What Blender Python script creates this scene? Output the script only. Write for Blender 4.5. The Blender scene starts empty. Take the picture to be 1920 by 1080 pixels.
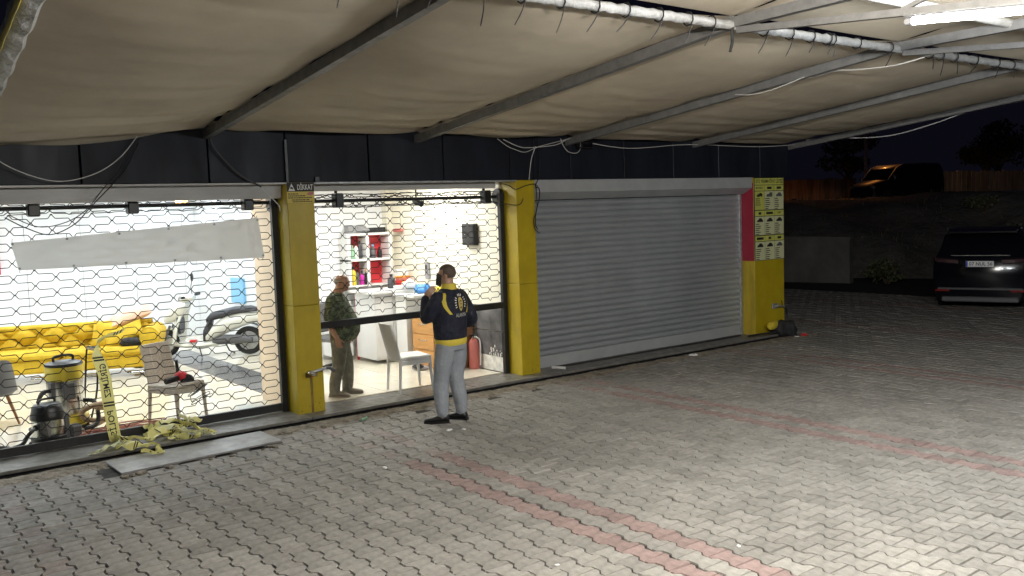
import bpy, bmesh, math, random
from mathutils import Vector, Matrix
random.seed(7)
R = math.radians
S = bpy.context.scene
COL = S.collection

# ------------------------------------------------------------------ camera, sky, exposure
YAW, PITCH, ROLL = 0.6435, 0.0852, -0.0364
cy_, sy_, cp_, sp_ = math.cos(YAW), math.sin(YAW), math.cos(PITCH), math.sin(PITCH)
fw = Vector((sy_*cp_, cy_*cp_, -sp_)); r0 = Vector((cy_, -sy_, 0)); u0 = r0.cross(fw)
rr = r0*math.cos(ROLL) + u0*math.sin(ROLL); uu = u0*math.cos(ROLL) - r0*math.sin(ROLL)
cd = bpy.data.cameras.new('camera'); cam = bpy.data.objects.new('camera', cd); COL.objects.link(cam)
m3 = Matrix((rr, uu, -fw)).transposed()
cam.matrix_world = Matrix.Translation((-4.1644, -9.7194, 2.2388)) @ m3.to_4x4()
cd.sensor_width = 36; cd.lens = 36*1697.8/1920; cd.clip_start = 0.05; cd.clip_end = 800
S.camera = cam
CAMP = Vector((-4.1644, -9.7194, 2.2388))

W = bpy.data.worlds.new('World'); S.world = W; W.use_nodes = True
bg = W.node_tree.nodes['Background']
bg.inputs['Color'].default_value = (0.42, 0.40, 0.80, 1); bg.inputs['Strength'].default_value = 0.0062   # night sky over a lit town
S.view_settings.view_transform = 'Standard'; S.view_settings.look = 'None'
S.view_settings.gamma = 1; S.view_settings.exposure = 0.18; S.view_settings.use_curve_mapping = False
S.render.engine = 'CYCLES'
S.cycles.use_denoising = True; S.cycles.max_bounces = 8; S.cycles.diffuse_bounces = 5
S.cycles.sample_clamp_indirect = 4
TUBE_STRENGTH = 620.0
PANEL_STRENGTH = 26.0
STREET_POWER = 360.0

# ------------------------------------------------------------------ materials
def M(name, col, rough=.6, metal=0, noise=None, bump=None, emit=None, rnd=0, coat=0, stretch=None, spec=None, sss=None, trans=None, wn=None):
    m = bpy.data.materials.new(name); m.use_nodes = True; nt = m.node_tree; n = nt.nodes; b = n['Principled BSDF']
    c = tuple(col)+(1,)
    b.inputs['Base Color'].default_value = c; b.inputs['Roughness'].default_value = rough; b.inputs['Metallic'].default_value = metal
    if coat: b.inputs['Coat Weight'].default_value = coat
    if spec is not None: b.inputs['Specular IOR Level'].default_value = spec
    if emit: b.inputs['Emission Color'].default_value = tuple(emit[0])+(1,); b.inputs['Emission Strength'].default_value = emit[1]
    tc = n.new('ShaderNodeTexCoord'); src = tc.outputs['Object']
    if stretch:
        mp = n.new('ShaderNodeMapping'); mp.inputs['Scale'].default_value = stretch; nt.links.new(src, mp.inputs['Vector']); src = mp.outputs['Vector']
    out = None
    if noise:
        sc, amt = noise
        t = n.new('ShaderNodeTexNoise'); t.inputs['Scale'].default_value = sc; t.inputs['Detail'].default_value = 6; t.inputs['Roughness'].default_value = .62
        nt.links.new(src, t.inputs['Vector'])
        mr = n.new('ShaderNodeMapRange'); mr.inputs[1].default_value = .3; mr.inputs[2].default_value = .7
        mr.inputs[3].default_value = 1-amt; mr.inputs[4].default_value = 1+amt
        nt.links.new(t.outputs['Fac'], mr.inputs[0]); out = mr.outputs[0]
        r2 = n.new('ShaderNodeMapRange'); r2.inputs[1].default_value = .3; r2.inputs[2].default_value = .7
        r2.inputs[3].default_value = min(1, rough*1.2); r2.inputs[4].default_value = rough*.8
        nt.links.new(t.outputs['Fac'], r2.inputs[0]); nt.links.new(r2.outputs[0], b.inputs['Roughness'])
    if rnd:
        oi = n.new('ShaderNodeObjectInfo'); ge = n.new('ShaderNodeNewGeometry')
        ad = n.new('ShaderNodeMath'); ad.operation = 'ADD'; nt.links.new(oi.outputs['Random'], ad.inputs[0]); nt.links.new(ge.outputs['Random Per Island'], ad.inputs[1])
        fr = n.new('ShaderNodeMath'); fr.operation = 'FRACT'; nt.links.new(ad.outputs[0], fr.inputs[0])
        mr = n.new('ShaderNodeMapRange'); mr.inputs[3].default_value = 1-rnd; mr.inputs[4].default_value = 1+rnd
        nt.links.new(fr.outputs[0], mr.inputs[0])
        if out:
            mu = n.new('ShaderNodeMath'); mu.operation = 'MULTIPLY'; nt.links.new(out, mu.inputs[0]); nt.links.new(mr.outputs[0], mu.inputs[1]); out = mu.outputs[0]
        else: out = mr.outputs[0]
    if wn:   # large soft stains laid over the whole surface
        ge2 = n.new('ShaderNodeNewGeometry'); t = n.new('ShaderNodeTexNoise'); t.inputs['Scale'].default_value = wn[0]; t.inputs['Detail'].default_value = 7; t.inputs['Roughness'].default_value = .7
        nt.links.new(ge2.outputs['Position'], t.inputs['Vector']); mr = n.new('ShaderNodeMapRange'); mr.inputs[1].default_value = .35; mr.inputs[2].default_value = .6; mr.inputs[3].default_value = 1-wn[1]*1.6; mr.inputs[4].default_value = 1+wn[1]*.5
        nt.links.new(t.outputs['Fac'], mr.inputs[0])
        if out:
            mu = n.new('ShaderNodeMath'); mu.operation = 'MULTIPLY'; nt.links.new(out, mu.inputs[0]); nt.links.new(mr.outputs[0], mu.inputs[1]); out = mu.outputs[0]
        else: out = mr.outputs[0]
    if out:
        vm = n.new('ShaderNodeVectorMath'); vm.operation = 'SCALE'; vm.inputs[0].default_value = col
        nt.links.new(out, vm.inputs['Scale']); nt.links.new(vm.outputs[0], b.inputs['Base Color'])
    if bump:
        t = n.new('ShaderNodeTexNoise'); t.inputs['Scale'].default_value = bump[0]; t.inputs['Detail'].default_value = 4; nt.links.new(src, t.inputs['Vector'])
        bp = n.new('ShaderNodeBump'); bp.inputs['Strength'].default_value = bump[1]; bp.inputs['Distance'].default_value = bump[2] if len(bump) > 2 else .01
        nt.links.new(t.outputs['Fac'], bp.inputs['Height']); nt.links.new(bp.outputs[0], b.inputs['Normal'])
    if trans:   # thin cloth or vinyl that lets some light through
        tr = n.new('ShaderNodeBsdfTranslucent'); tr.inputs['Color'].default_value = c
        mx = n.new('ShaderNodeMixShader'); mx.inputs[0].default_value = trans
        nt.links.new(b.outputs[0], mx.inputs[1]); nt.links.new(tr.outputs[0], mx.inputs[2])
        nt.links.new(mx.outputs[0], n['Material Output'].inputs['Surface'])
    return m

MT = dict(
 paver=M('paver_grey', (.235,.222,.20), .78, noise=(14,.22), bump=(60,.35,.004), rnd=.15, wn=(.55,.10)),
 paver_red=M('paver_red', (.24,.172,.157), .78, noise=(14,.22), bump=(60,.35,.004), rnd=.12, wn=(.55,.10)),
 paver_faded=M('paver_faded', (.235,.20,.182), .78, noise=(14,.22), bump=(60,.35,.004), rnd=.14, wn=(.55,.10)),
 joint=M('joint_sand', (.022,.019,.016), .95, noise=(9,.4), bump=(40,.6,.01)),
 mortar=M('mortar', (.21,.18,.14), .92, noise=(11,.45), bump=(22,1.0,.03)),
 soil=M('soil', (.12,.112,.10), .95, noise=(.8,.45), bump=(4,1.0,.08)),
 granite=M('granite', (.15,.143,.13), .38, noise=(9,.35), bump=(120,.08,.002)),
 granite_pale=M('granite_pale', (.26,.255,.25), .42, noise=(5,.3), bump=(90,.12,.002)),
 tile=M('floor_tile', (.70,.65,.53), .11, noise=(2.2,.06), rnd=.03),
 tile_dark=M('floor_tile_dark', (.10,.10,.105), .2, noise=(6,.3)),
 wall=M('white_wall', (.82,.83,.84), .55, noise=(1.2,.03)),
 wall_warm=M('cream_wall', (.84,.80,.68), .6, noise=(1.4,.04)),
 wall_peach=M('peach_wall', (.80,.64,.46), .6, noise=(1.6,.06)),
 ceil=M('ceiling', (.80,.80,.80), .7),
 yellow=M('yellow_paint', (.45,.335,.012), .42, wn=(1.3,.08), noise=(7,.08), bump=(30,.15,.004), stretch=(1,1,.35)),
 yellow_dirty=M('yellow_dirty', (.50,.37,.03), .5, noise=(5,.35), stretch=(1,1,.2)),
 red=M('red_paint', (.33,.02,.045), .45, noise=(4,.12)),
 fascia=M('fascia_panel', (.011,.013,.020), .5, metal=0, spec=.22, noise=(2.2,.45), stretch=(1,1,.25), bump=(3,.15,.02)),
 void=M('dark_gap', (.012,.012,.013), .9),
 lintel=M('lintel_grey', (.46,.45,.43), .5, noise=(6,.12), stretch=(.2,1,1)),
 black=M('black_steel', (.009,.009,.010), .5, noise=(20,.3)),
 blackp=M('black_plastic', (.010,.010,.011), .38),
 rubber=M('rubber', (.02,.02,.02), .75, noise=(30,.3)),
 steel=M('steel', (.55,.54,.50), .25, metal=1, noise=(12,.2), stretch=(1,1,.1)),
 chrome=M('chrome', (.75,.75,.76), .12, metal=1),
 galv=M('galvanised', (.40,.41,.42), .5, metal=.6, noise=(18,.25)),
 slat=M('shutter_slat', (.42,.445,.465), .36, metal=.35, noise=(2.2,.14), stretch=(.25,1,1), wn=(1.1,.07)),
 slatbox=M('shutter_box', (.42,.43,.44), .5, metal=.2, noise=(2,.12)),
 fabric=M('awning_fabric', (.60,.52,.40), .85, noise=(.7,.08), bump=(30,.12,.004), trans=.12, wn=(.9,.09)),
 sheet=M('white_sheeting', (.38,.38,.375), .5, noise=(9,.2), bump=(16,.9,.03)),
 rafter=M('rafter_paint', (.17,.168,.165), .5, metal=.2, noise=(10,.2)),
 rafterw=M('rafter_white', (.62,.61,.58), .5, noise=(10,.15)),
 tubeglow=M('tube_glow', (.9,.9,.9), .4, emit=((.92,.97,1.0), TUBE_STRENGTH)),
 tubeglow2=M('tube_glow_added', (.9,.9,.9), .4, emit=((1.0,.95,.86), TUBE_STRENGTH*3.0)),
 panelglow=M('panel_glow', (.9,.9,.9), .4, emit=((.84,.93,1.0), PANEL_STRENGTH)),
 panelglow2=M('panel_glow_warm', (.9,.9,.9), .4, emit=((.98,.97,.90), PANEL_STRENGTH*1.75)),
 bulb=M('warm_bulb', (1,.8,.5), .4, emit=((1.0,.55,.16), 14.0)),
 cable_w=M('white_cable', (.55,.54,.52), .5), cable_b=M('black_cable', (.015,.015,.016), .5),
 cable_r=M('red_brown_cable', (.34,.13,.09), .5, rnd=.25), hose_t=M('tan_hose', (.36,.25,.15), .6, noise=(15,.3)),
 sofa=M('yellow_velvet', (.56,.37,.015), .75, noise=(7,.14), bump=(40,.1,.01)),
 pillow=M('peach_cushion', (.76,.50,.36), .8), dark=M('dark_cloth', (.02,.02,.022), .85, noise=(14,.4)),
 wicker=M('taupe_wicker', (.52,.465,.39), .6, noise=(40,.2)), wicker_w=M('white_wicker', (.84,.84,.81), .5, noise=(40,.08)),
 moto=M('white_gloss', (.78,.78,.70), .18, coat=.6), seatblk=M('charcoal_vinyl', (.05,.052,.06), .5),
 grey=M('grey_plastic', (.10,.10,.105), .5), greyl=M('grey_mid', (.24,.24,.25), .5), orange=M('orange_lens', (.9,.35,.03), .3),
 redp=M('red_plastic', (.60,.03,.04), .35), redsoft=M('faded_red_paint', (.46,.13,.11), .4), blue=M('blue_plastic', (.05,.28,.80), .4), bluel=M('pale_blue_print', (.22,.50,.76), .5),
 bag=M('blue_bag', (.10,.35,.75), .3, noise=(9,.4), trans=.3), bagw=M('white_bag', (.75,.78,.80), .35, trans=.3),
 white=M('white_laminate', (.80,.80,.79), .35), whitep=M('white_plastic', (.78,.78,.76), .4), cream=M('cream_top', (.75,.72,.64), .4),
 wood=M('orange_wood', (.52,.26,.075), .45, noise=(4,.14), stretch=(1,1,7)), brown=M('brown_wood', (.24,.115,.05), .5, noise=(5,.2), stretch=(6,6,1)),
 marble=M('grey_marble_tile', (.13,.13,.135), .18, noise=(3,.6)), plaster=M('bare_plaster', (.74,.72,.66), .85, noise=(12,.3)),
 yplastic=M('yellow_plastic', (.66,.52,.05), .4), purple=M('magenta_bottle', (.55,.03,.35), .4), green=M('green_bottle', (.25,.45,.30), .4),
 tape=M('tape_yellow', (.85,.79,.30), .35, trans=.25), tapeback=M('tape_pale', (.78,.76,.45), .35, trans=.3), print=M('black_print', (.015,.015,.015), .6),
 standin_panel=M('blank_vinyl', (.84,.84,.83), .6, trans=.62, bump=(2,.1,.05)),
 signw=M('sign_white', (.75,.74,.70), .5), signy=M('sign_yellow', (.60,.46,.06), .45), board=M('board_lime', (.55,.56,.12), .5, noise=(8,.12)), boardw=M('board_pale', (.60,.61,.36), .5),
 concrete=M('concrete', (.13,.125,.115), .85, noise=(1.2,.25), bump=(10,.4,.02)),
 car=M('car_paint', (.005,.0055,.009), .16, coat=.3), glass=M('dark_glass', (.004,.004,.006), .06), lens=M('red_lens', (.25,.01,.012), .12, coat=1), lensclear=M('smoked_lens', (.06,.03,.035), .16, coat=.6),
 plate=M('plate_white', (.80,.81,.82), .4), plateb=M('plate_blue', (.03,.08,.45), .4), rimm=M('alloy', (.35,.35,.36), .3, metal=1), greytrim=M('grey_trim', (.10,.10,.11), .45),
 van=M('van_paint', (.006,.005,.006), .4, coat=.4), board_f=M('fence_board', (.48,.31,.19), .8, noise=(3,.35), stretch=(3,3,.3), rnd=.25),
 bark=M('bark', (.10,.07,.05), .9, noise=(8,.4)), leaf=M('leaf', (.085,.095,.04), .7, rnd=.5), leafd=M('dry_leaf', (.10,.10,.055), .8, rnd=.5),
 skin=M('skin', (.42,.25,.17), .5, noise=(20,.1)), skin2=M('skin_tanned', (.36,.20,.13), .5, noise=(20,.1)), hair=M('grey_hair', (.22,.20,.18), .7, noise=(90,.4)), hair2=M('short_brown_hair', (.085,.06,.045), .7, noise=(90,.4)),
 navy=M('navy_cloth', (.009,.011,.024), .85, noise=(18,.2), bump=(8,.9,.05)), ytrim=M('yellow_rib', (.66,.52,.06), .7, bump=(60,.3,.004)), jogger=M('grey_jogger', (.27,.29,.32), .85, noise=(10,.06), bump=(7,.75,.05)),
 khaki=M('khaki_cloth', (.135,.132,.10), .85, noise=(12,.2), bump=(9,1,.05)), shoe_b=M('black_shoe', (.012,.012,.012), .35), shoe_g=M('grey_shoe', (.19,.165,.13), .6), sole=M('white_sole', (.55,.55,.53), .6), eye=M('eye', (.05,.04,.035), .2), lip=M('lip', (.30,.12,.09), .5),
 gold=M('gold_badge', (.55,.42,.12), .5), street=M('street_glow', (1,.6,.2), .4, emit=((1,.42,.10), 30)), bluel_led=M('blue_led', (.1,.2,1), .4, emit=((.15,.3,1), 3)),
)
def camo():
    m = bpy.data.materials.new('camouflage'); m.use_nodes = True; nt = m.node_tree; b = nt.nodes['Principled BSDF']; b.inputs['Roughness'].default_value = .85
    tc = nt.nodes.new('ShaderNodeTexCoord'); t = nt.nodes.new('ShaderNodeTexNoise'); t.inputs['Scale'].default_value = 13; t.inputs['Detail'].default_value = 2
    nt.links.new(tc.outputs['Object'], t.inputs['Vector']); cr = nt.nodes.new('ShaderNodeValToRGB'); cr.color_ramp.interpolation = 'CONSTANT'
    e = cr.color_ramp.elements; e[0].color = (.045,.05,.038,1); e[1].position = .46; e[1].color = (.08,.115,.055,1)
    x = e.new(.56); x.color = (.17,.175,.115,1); x = e.new(.62); x.color = (.055,.07,.045,1)
    nt.links.new(t.outputs['Fac'], cr.inputs[0]); nt.links.new(cr.outputs[0], b.inputs['Base Color']); return m
MT['camo'] = camo()

# ------------------------------------------------------------------ mesh helpers
class MB:
    def __init__(s): s.v = []; s.f = []; s.mi = []
    def add(s, vs, fs, mi=0):
        o = len(s.v); s.v += [tuple(p) for p in vs]; s.f += [tuple(i+o for i in f) for f in fs]; s.mi += [mi]*len(fs); return s
    def box(s, x0, x1, y0, y1, z0, z1, mi=0, rot=0, c=None):
        vs = [Vector((x, y, z)) for z in (z0, z1) for y in (y0, y1) for x in (x0, x1)]
        if rot:
            c = Vector(c or ((x0+x1)/2, (y0+y1)/2, 0)); q = Matrix.Rotation(rot, 3, 'Z'); vs = [q @ (v-c)+c for v in vs]
        return s.add(vs, [(0,2,3,1),(4,5,7,6),(0,1,5,4),(2,6,7,3),(0,4,6,2),(1,3,7,5)], mi)
    def bbox(s, x0, x1, y0, y1, z0, z1, b=.01, mi=0):     # box with chamfered edges
        vs = []; fs = []
        xs, ys, zs = (x0, x1), (y0, y1), (z0, z1); idx = {}
        for i in (0, 1):
            for j in (0, 1):
                for k in (0, 1):
                    sx, sy, sz = (1, -1)[i], (1, -1)[j], (1, -1)[k]
                    for a in range(3):
                        p = [xs[i]+sx*b, ys[j]+sy*b, zs[k]+sz*b]; p[a] = (xs[i], ys[j], zs[k])[a]; idx[i,j,k,a] = len(vs); vs.append(p)
        def q(*l): fs.append(tuple(idx[t] for t in l))
        for i in (0, 1): q((i,0,0,0),(i,1,0,0),(i,1,1,0),(i,0,1,0))
        for j in (0, 1): q((0,j,0,1),(1,j,0,1),(1,j,1,1),(0,j,1,1))
        for k in (0, 1): q((0,0,k,2),(1,0,k,2),(1,1,k,2),(0,1,k,2))
        for i in (0, 1):
            for j in (0, 1): q((i,j,0,0),(i,j,1,0),(i,j,1,1),(i,j,0,1))
            for k in (0, 1): q((i,0,k,0),(i,1,k,0),(i,1,k,2),(i,0,k,2))
        for j in (0, 1):
            for k in (0, 1): q((0,j,k,1),(1,j,k,1),(1,j,k,2),(0,j,k,2))
        for i in (0, 1):
            for j in (0, 1):
                for k in (0, 1): q((i,j,k,0),(i,j,k,1),(i,j,k,2))
        return s.add(vs, fs, mi)
    def tube(s, pts, r, n=8, mi=0, caps=True, flat=None):
        pts = [Vector(p) for p in pts]; m = len(pts); rs = r if isinstance(r, (list, tuple)) else [r]*m
        vs = []; fs = []; up = None
        for i, p in enumerate(pts):
            d = (pts[min(i+1, m-1)]-pts[max(i-1, 0)])
            if d.length < 1e-9: d = Vector((0,0,1))
            d.normalize()
            if up is None: up = Vector((0,0,1)) if abs(d.z) < .9 else Vector((0,1,0))
            a = d.cross(up)
            if a.length < 1e-5: a = d.cross(Vector((1,0,0)))
            a.normalize(); bb = a.cross(d).normalized(); up = bb
            for k in range(n):
                t = 2*math.pi*k/n
                vs.append(p + a*math.cos(t)*rs[i] + bb*math.sin(t)*rs[i]*(flat or 1))
        for i in range(m-1):
            for k in range(n): fs.append((i*n+k, i*n+(k+1) % n, (i+1)*n+(k+1) % n, (i+1)*n+k))
        if caps: fs += [tuple(range(n))[::-1], tuple((m-1)*n+k for k in range(n))]
        return s.add(vs, fs, mi)
    def lathe(s, prof, c=(0,0,0), n=20, mi=0, axis='z'):
        vs = []; fs = []; m = len(prof)
        for r, z in prof:
            for k in range(n):
                t = 2*math.pi*k/n; x, y = r*math.cos(t), r*math.sin(t)
                p = (x, y, z) if axis == 'z' else ((x, z, y) if axis == 'y' else (z, x, y))
                vs.append((p[0]+c[0], p[1]+c[1], p[2]+c[2]))
        for i in range(m-1):
            for k in range(n): fs.append((i*n+k, i*n+(k+1) % n, (i+1)*n+(k+1) % n, (i+1)*n+k))
        fs += [tuple(range(n))[::-1], tuple((m-1)*n+k for k in range(n))]
        return s.add(vs, fs, mi)
    def ell(s, c, rx, ry, rz, n=14, mi=0, rot=None):
        vs = []; fs = []; h = n//2
        for i in range(h+1):
            a = math.pi*i/h
            for k in range(n):
                t = 2*math.pi*k/n; v = Vector((rx*math.sin(a)*math.cos(t), ry*math.sin(a)*math.sin(t), rz*math.cos(a)))
                if rot: v = rot @ v
                vs.append(v+Vector(c))
        for i in range(h):
            for k in range(n): fs.append((i*n+k, (i+1)*n+k, (i+1)*n+(k+1) % n, i*n+(k+1) % n))
        return s.add(vs, fs, mi)
    def loft(s, rings, mi=0, caps=True):
        n = len(rings[0]); o = []; fs = []
        for r in rings: o += r
        for i in range(len(rings)-1):
            for k in range(n): fs.append((i*n+k, i*n+(k+1) % n, (i+1)*n+(k+1) % n, (i+1)*n+k))
        if caps: fs += [tuple(range(n))[::-1], tuple((len(rings)-1)*n+k for k in range(n))]
        return s.add(o, fs, mi)
    def prism(s, poly, axis, a0, a1, mi=0):   # poly in the two other axes
        n = len(poly)
        def P(u, v, a): return {'x': (a, u, v), 'y': (u, a, v), 'z': (u, v, a)}[axis]
        vs = [P(u, v, a0) for u, v in poly]+[P(u, v, a1) for u, v in poly]
        fs = [tuple(range(n))[::-1], tuple(range(n, 2*n))]+[(k, (k+1) % n, (k+1) % n+n, k+n) for k in range(n)]
        return s.add(vs, fs, mi)
    def grid(s, fn, nu, nv, mi=0):
        vs = [fn(i/nu, j/nv) for j in range(nv+1) for i in range(nu+1)]
        fs = [(j*(nu+1)+i, j*(nu+1)+i+1, (j+1)*(nu+1)+i+1, (j+1)*(nu+1)+i) for j in range(nv) for i in range(nu)]
        return s.add(vs, fs, mi)
    def mesh(s, name, mats, smooth=False, fix=True):
        me = bpy.data.meshes.new(name); me.from_pydata(s.v, [], s.f)
        for m in (mats if isinstance(mats, (list, tuple)) else [mats]): me.materials.append(MT[m] if isinstance(m, str) else m)
        me.polygons.foreach_set('material_index', s.mi)
        if fix:
            b = bmesh.new(); b.from_mesh(me); bmesh.ops.recalc_face_normals(b, faces=b.faces); b.to_mesh(me); b.free()
        if smooth:
            me.polygons.foreach_set('use_smooth', [True]*len(me.polygons))
            try: me.set_sharp_from_angle(angle=R(40))
            except Exception: pass
        me.update(); return me
    def build(s, name, mats, parent=None, smooth=False, loc=None, **kw):
        o = bpy.data.objects.new(name, s.mesh(name, mats, smooth, kw.pop('fix', True))); COL.objects.link(o)
        if parent: o.parent = parent
        if loc: o.location = loc
        for k, v in kw.items(): o[k] = v
        return o
def tag(o, label=None, cat=None, group=None, kind=None):
    if label: o['label'] = label
    if cat: o['category'] = cat
    if group: o['group'] = group
    if kind: o['kind'] = kind
    return o
def thing(name, label, cat, loc=(0,0,0), rz=0, group=None):
    o = bpy.data.objects.new(name, None); o.empty_display_size = .1; COL.objects.link(o); o.location = loc; o.rotation_euler = (0,0,rz)
    return tag(o, label, cat, group)
def copy_tree(o, parent=None):
    c = o.copy(); COL.objects.link(c)
    if parent: c.parent = parent
    for ch in list(o.children): copy_tree(ch, c)
    return c
def inst(name, me, parent, loc, rot=(0,0,0), label=None):
    o = bpy.data.objects.new(name, me); COL.objects.link(o); o.parent = parent; o.location = loc; o.rotation_euler = rot
    if label: o['label'] = label
    return o
def smoothpts(pts, n=6):
    P = [Vector(p) for p in pts]; out = []
    for i in range(len(P)-1):
        a, b, c, d = P[max(i-1, 0)], P[i], P[i+1], P[min(i+2, len(P)-1)]
        for k in range(n):
            t = k/n; out.append(.5*((2*b)+(c-a)*t+(2*a-5*b+4*c-d)*t*t+(3*b-a-3*c+d)*t**3))
    return out+[P[-1]]
def text(name, s, size, parent, M4, mat, width=None, mirror=False, depth=.0008, align='CENTER', shear=0):
    cu = bpy.data.curves.new(name, 'FONT'); cu.body = s; cu.size = size; cu.align_x = align; cu.align_y = 'CENTER'; cu.extrude = depth; cu.resolution_u = 3; cu.shear = shear
    cu.offset = size*.012
    ob = bpy.data.objects.new(name, cu); COL.objects.link(ob); bpy.context.view_layer.update()
    me = bpy.data.meshes.new_from_object(ob.evaluated_get(bpy.context.evaluated_depsgraph_get()))
    bpy.data.objects.remove(ob)
    if width:
        xs = [v.co.x for v in me.vertices]; k = width/max(1e-6, max(xs)-min(xs))
        for v in me.vertices: v.co.x *= k
    if mirror:
        for v in me.vertices: v.co.x *= -1
        me.flip_normals()
    me.transform(M4); me.materials.clear(); me.materials.append(MT[mat])
    o = bpy.data.objects.new(name, me); COL.objects.link(o); o.parent = parent; return o
FRONT = Matrix.Rotation(R(90), 4, 'X')      # text plane facing -Y
def T(x, y, z): return Matrix.Translation((x, y, z))

# ------------------------------------------------------------------ ground
GZ = -.08
g = MB().box(-120, 160, -120, 160, -.6, -.135).build('ground', 'soil', kind='structure')
bed = MB().box(-9, 26, -11.5, -.30, -.13, GZ-.011).build('paving', 'joint', kind='structure')
bedx = MB().box(9.1, 26, -.29, 9.5, -.13, GZ-.011); bedx.build('yard', 'joint', kind='structure')
LB, PC = .228, .174; HB = LB/2
W1, W2 = .104, .070; gp = .0022
def paver_mesh(name, dx=0, mat='paver'):
    ys = [-(HB-gp), -.65*HB, -.35*HB, .35*HB, .65*HB, HB-gp]; ws = [W1, W1, W2, W2, W1, W1]
    gx = .0040
    out = [(w-gx, y) for y, w in zip(ys, ws)]+[(-(w-gx), y) for y, w in list(zip(ys, ws))[::-1]]
    inn = [(x-.0045*(1 if x > 0 else -1), y*(1-.045 if abs(y) > .9*HB else 1)) for x, y in out]
    return out, inn
PO, PI_ = paver_mesh('p')
def paver_geo(mb, cx, cy, mi=0, tilt=(0, 0), dz=0):
    n = 12
    vs = [(cx+x, cy+y, GZ+dz+x*tilt[0]+y*tilt[1]) for x, y in PI_]+[(cx+x, cy+y, GZ+dz-.014+x*tilt[0]+y*tilt[1]) for x, y in PO]
    mb.add(vs, [tuple(range(n))]+[(k+n, (k+1) % n+n, (k+1) % n, k) for k in range(n)], mi)
pm = {}
for nm, key in (('paver', 'g'), ('paver_red', 'r'), ('paver_faded', 'f')):
    b = MB(); b.v = []
    vs = [(x, y, .014) for x, y in PI_]+[(x, y, 0) for x, y in PO]
    b.add(vs, [tuple(range(12))]+[(k+12, (k+1) % 12+12, (k+1) % 12, k) for k in range(12)]); pm[key] = b.mesh('paver', nm)
def inframe(x, y):
    d = Vector((x, y, GZ))-CAMP; z = d.dot(fw)
    if z < .3: return False
    return abs(d.dot(rr)/z) < .60 and -.34 < d.dot(uu)/z < .34
cells = []
rng = random.Random(3)
for i in range(-36, 92):
    x = .030+i*PC
    red = (i % 20) in (0, 2)
    if i >= 1: x += .013
    for j in range(-52, 44):
        y = -.46+j*LB+(HB if i % 2 else 0)
        if y > 9.3 or y < -11.3: continue
        if x < 9.25 and y > -.41: continue
        if -2.25 < x < -.50 and y > -.90: continue
        if not inframe(x, y): continue
        if x > 17.4 or (Vector((x, y, 0))-CAMP).length > 25: continue
        if x < 3.6 and y > -.62 and rng.random() < .22: continue      # crumbled edge along the threshold
        kind = 0
        if red: kind = 1 if (x > -2 and not (x < 1 and y > -2.3)) else (2 if rng.random() < .55 else 0)
        if red and x > 2 and y > -1.6 and rng.random() < .5: kind = 2
        cells.append(((Vector((x, y, GZ))-CAMP).length, x, y, kind))
cells.sort()
def jit(): return rng.gauss(0, .012), rng.gauss(0, .012), rng.gauss(0, .0019)
rest = MB()
for k, (d, x, y, red) in enumerate(cells):
    a, b, dz = jit()
    if k < 290:
        o = inst('paver', pm['grf'[red]], bed, (x, y, GZ-.014+dz), (b, -a, rng.gauss(0, .004)))
    else: paver_geo(rest, x, y, red, (a, b), dz)
rest.build('pavers', ['paver', 'paver_red', 'paver_faded'], bed, kind='stuff', fix=False)
# mortar and broken edge between the pavers and the threshold slab
def mort(u, v):
    x = -6+u*15.3; y = -.30-.33*v
    n = math.sin(x*9.1)*.5+math.sin(x*23.7+1)*.3+math.sin(x*51+y*60)*.25+math.sin(x*87-y*33)*.2
    return (x, y-.05*(n if v > .5 else 0)*.6, GZ+.022-.02*v-.06*max(0, v-.45)+.007*n*(1 if v < .8 else .3))
MB().grid(mort, 420, 7).build('mortar_strip', 'mortar', kind='structure')
rb = MB()
for k in range(46):
    x = rng.choice([rng.uniform(-3.4, -2.15), rng.uniform(-2.1, -.3), rng.uniform(-.6, .6)]); y = rng.uniform(-1.02, -.86) if -2.25 < x < -.5 else rng.uniform(-.55, -.32)
    s = rng.uniform(.012, .045); rb.ell((x, y, GZ+s*.2), s*1.5, s, s*.55, 6, 0, Matrix.Rotation(rng.random()*6, 3, 'Z'))
rb.build('mortar_rubble', 'mortar', kind='stuff')
# granite threshold, slab by slab
th = thing('threshold', 'dark granite step running along the foot of the whole shop front', 'step', (0,0,0))
xs = [-4.9, -3.55, -1.75, .06, 1.45, 2.35, 3.78, 5.2, 6.5, 7.71, 9.12]
for a, b in zip(xs, xs[1:]):
    MB().bbox(a+.004, b-.004, -.225, .36, -.046, -.012+rng.uniform(-.003, .003), .004).build('slab', 'granite', th)
MB().box(-4.9, 9.12, -.16, .36, -.13, -.048).build('shade_recess', 'void', th)  # near-black recess, the shade line under the slabs put into its colour
sl = MB().bbox(-.80, .80, -.27, .27, -.010, .010, .003).build('stone_slab', 'granite_pale', loc=(-1.375, -.60, GZ+.018)); sl.rotation_euler = (R(.7), R(-.3), R(2.2))
tag(sl, 'loose pale granite plank lying on the pavers below the left grille', 'stone slab')
MB().box(-.7, .7, -.2, .2, -.03, -.011).build('gap_filler', 'void', sl)  # near-black block filling the gap under the plank

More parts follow.
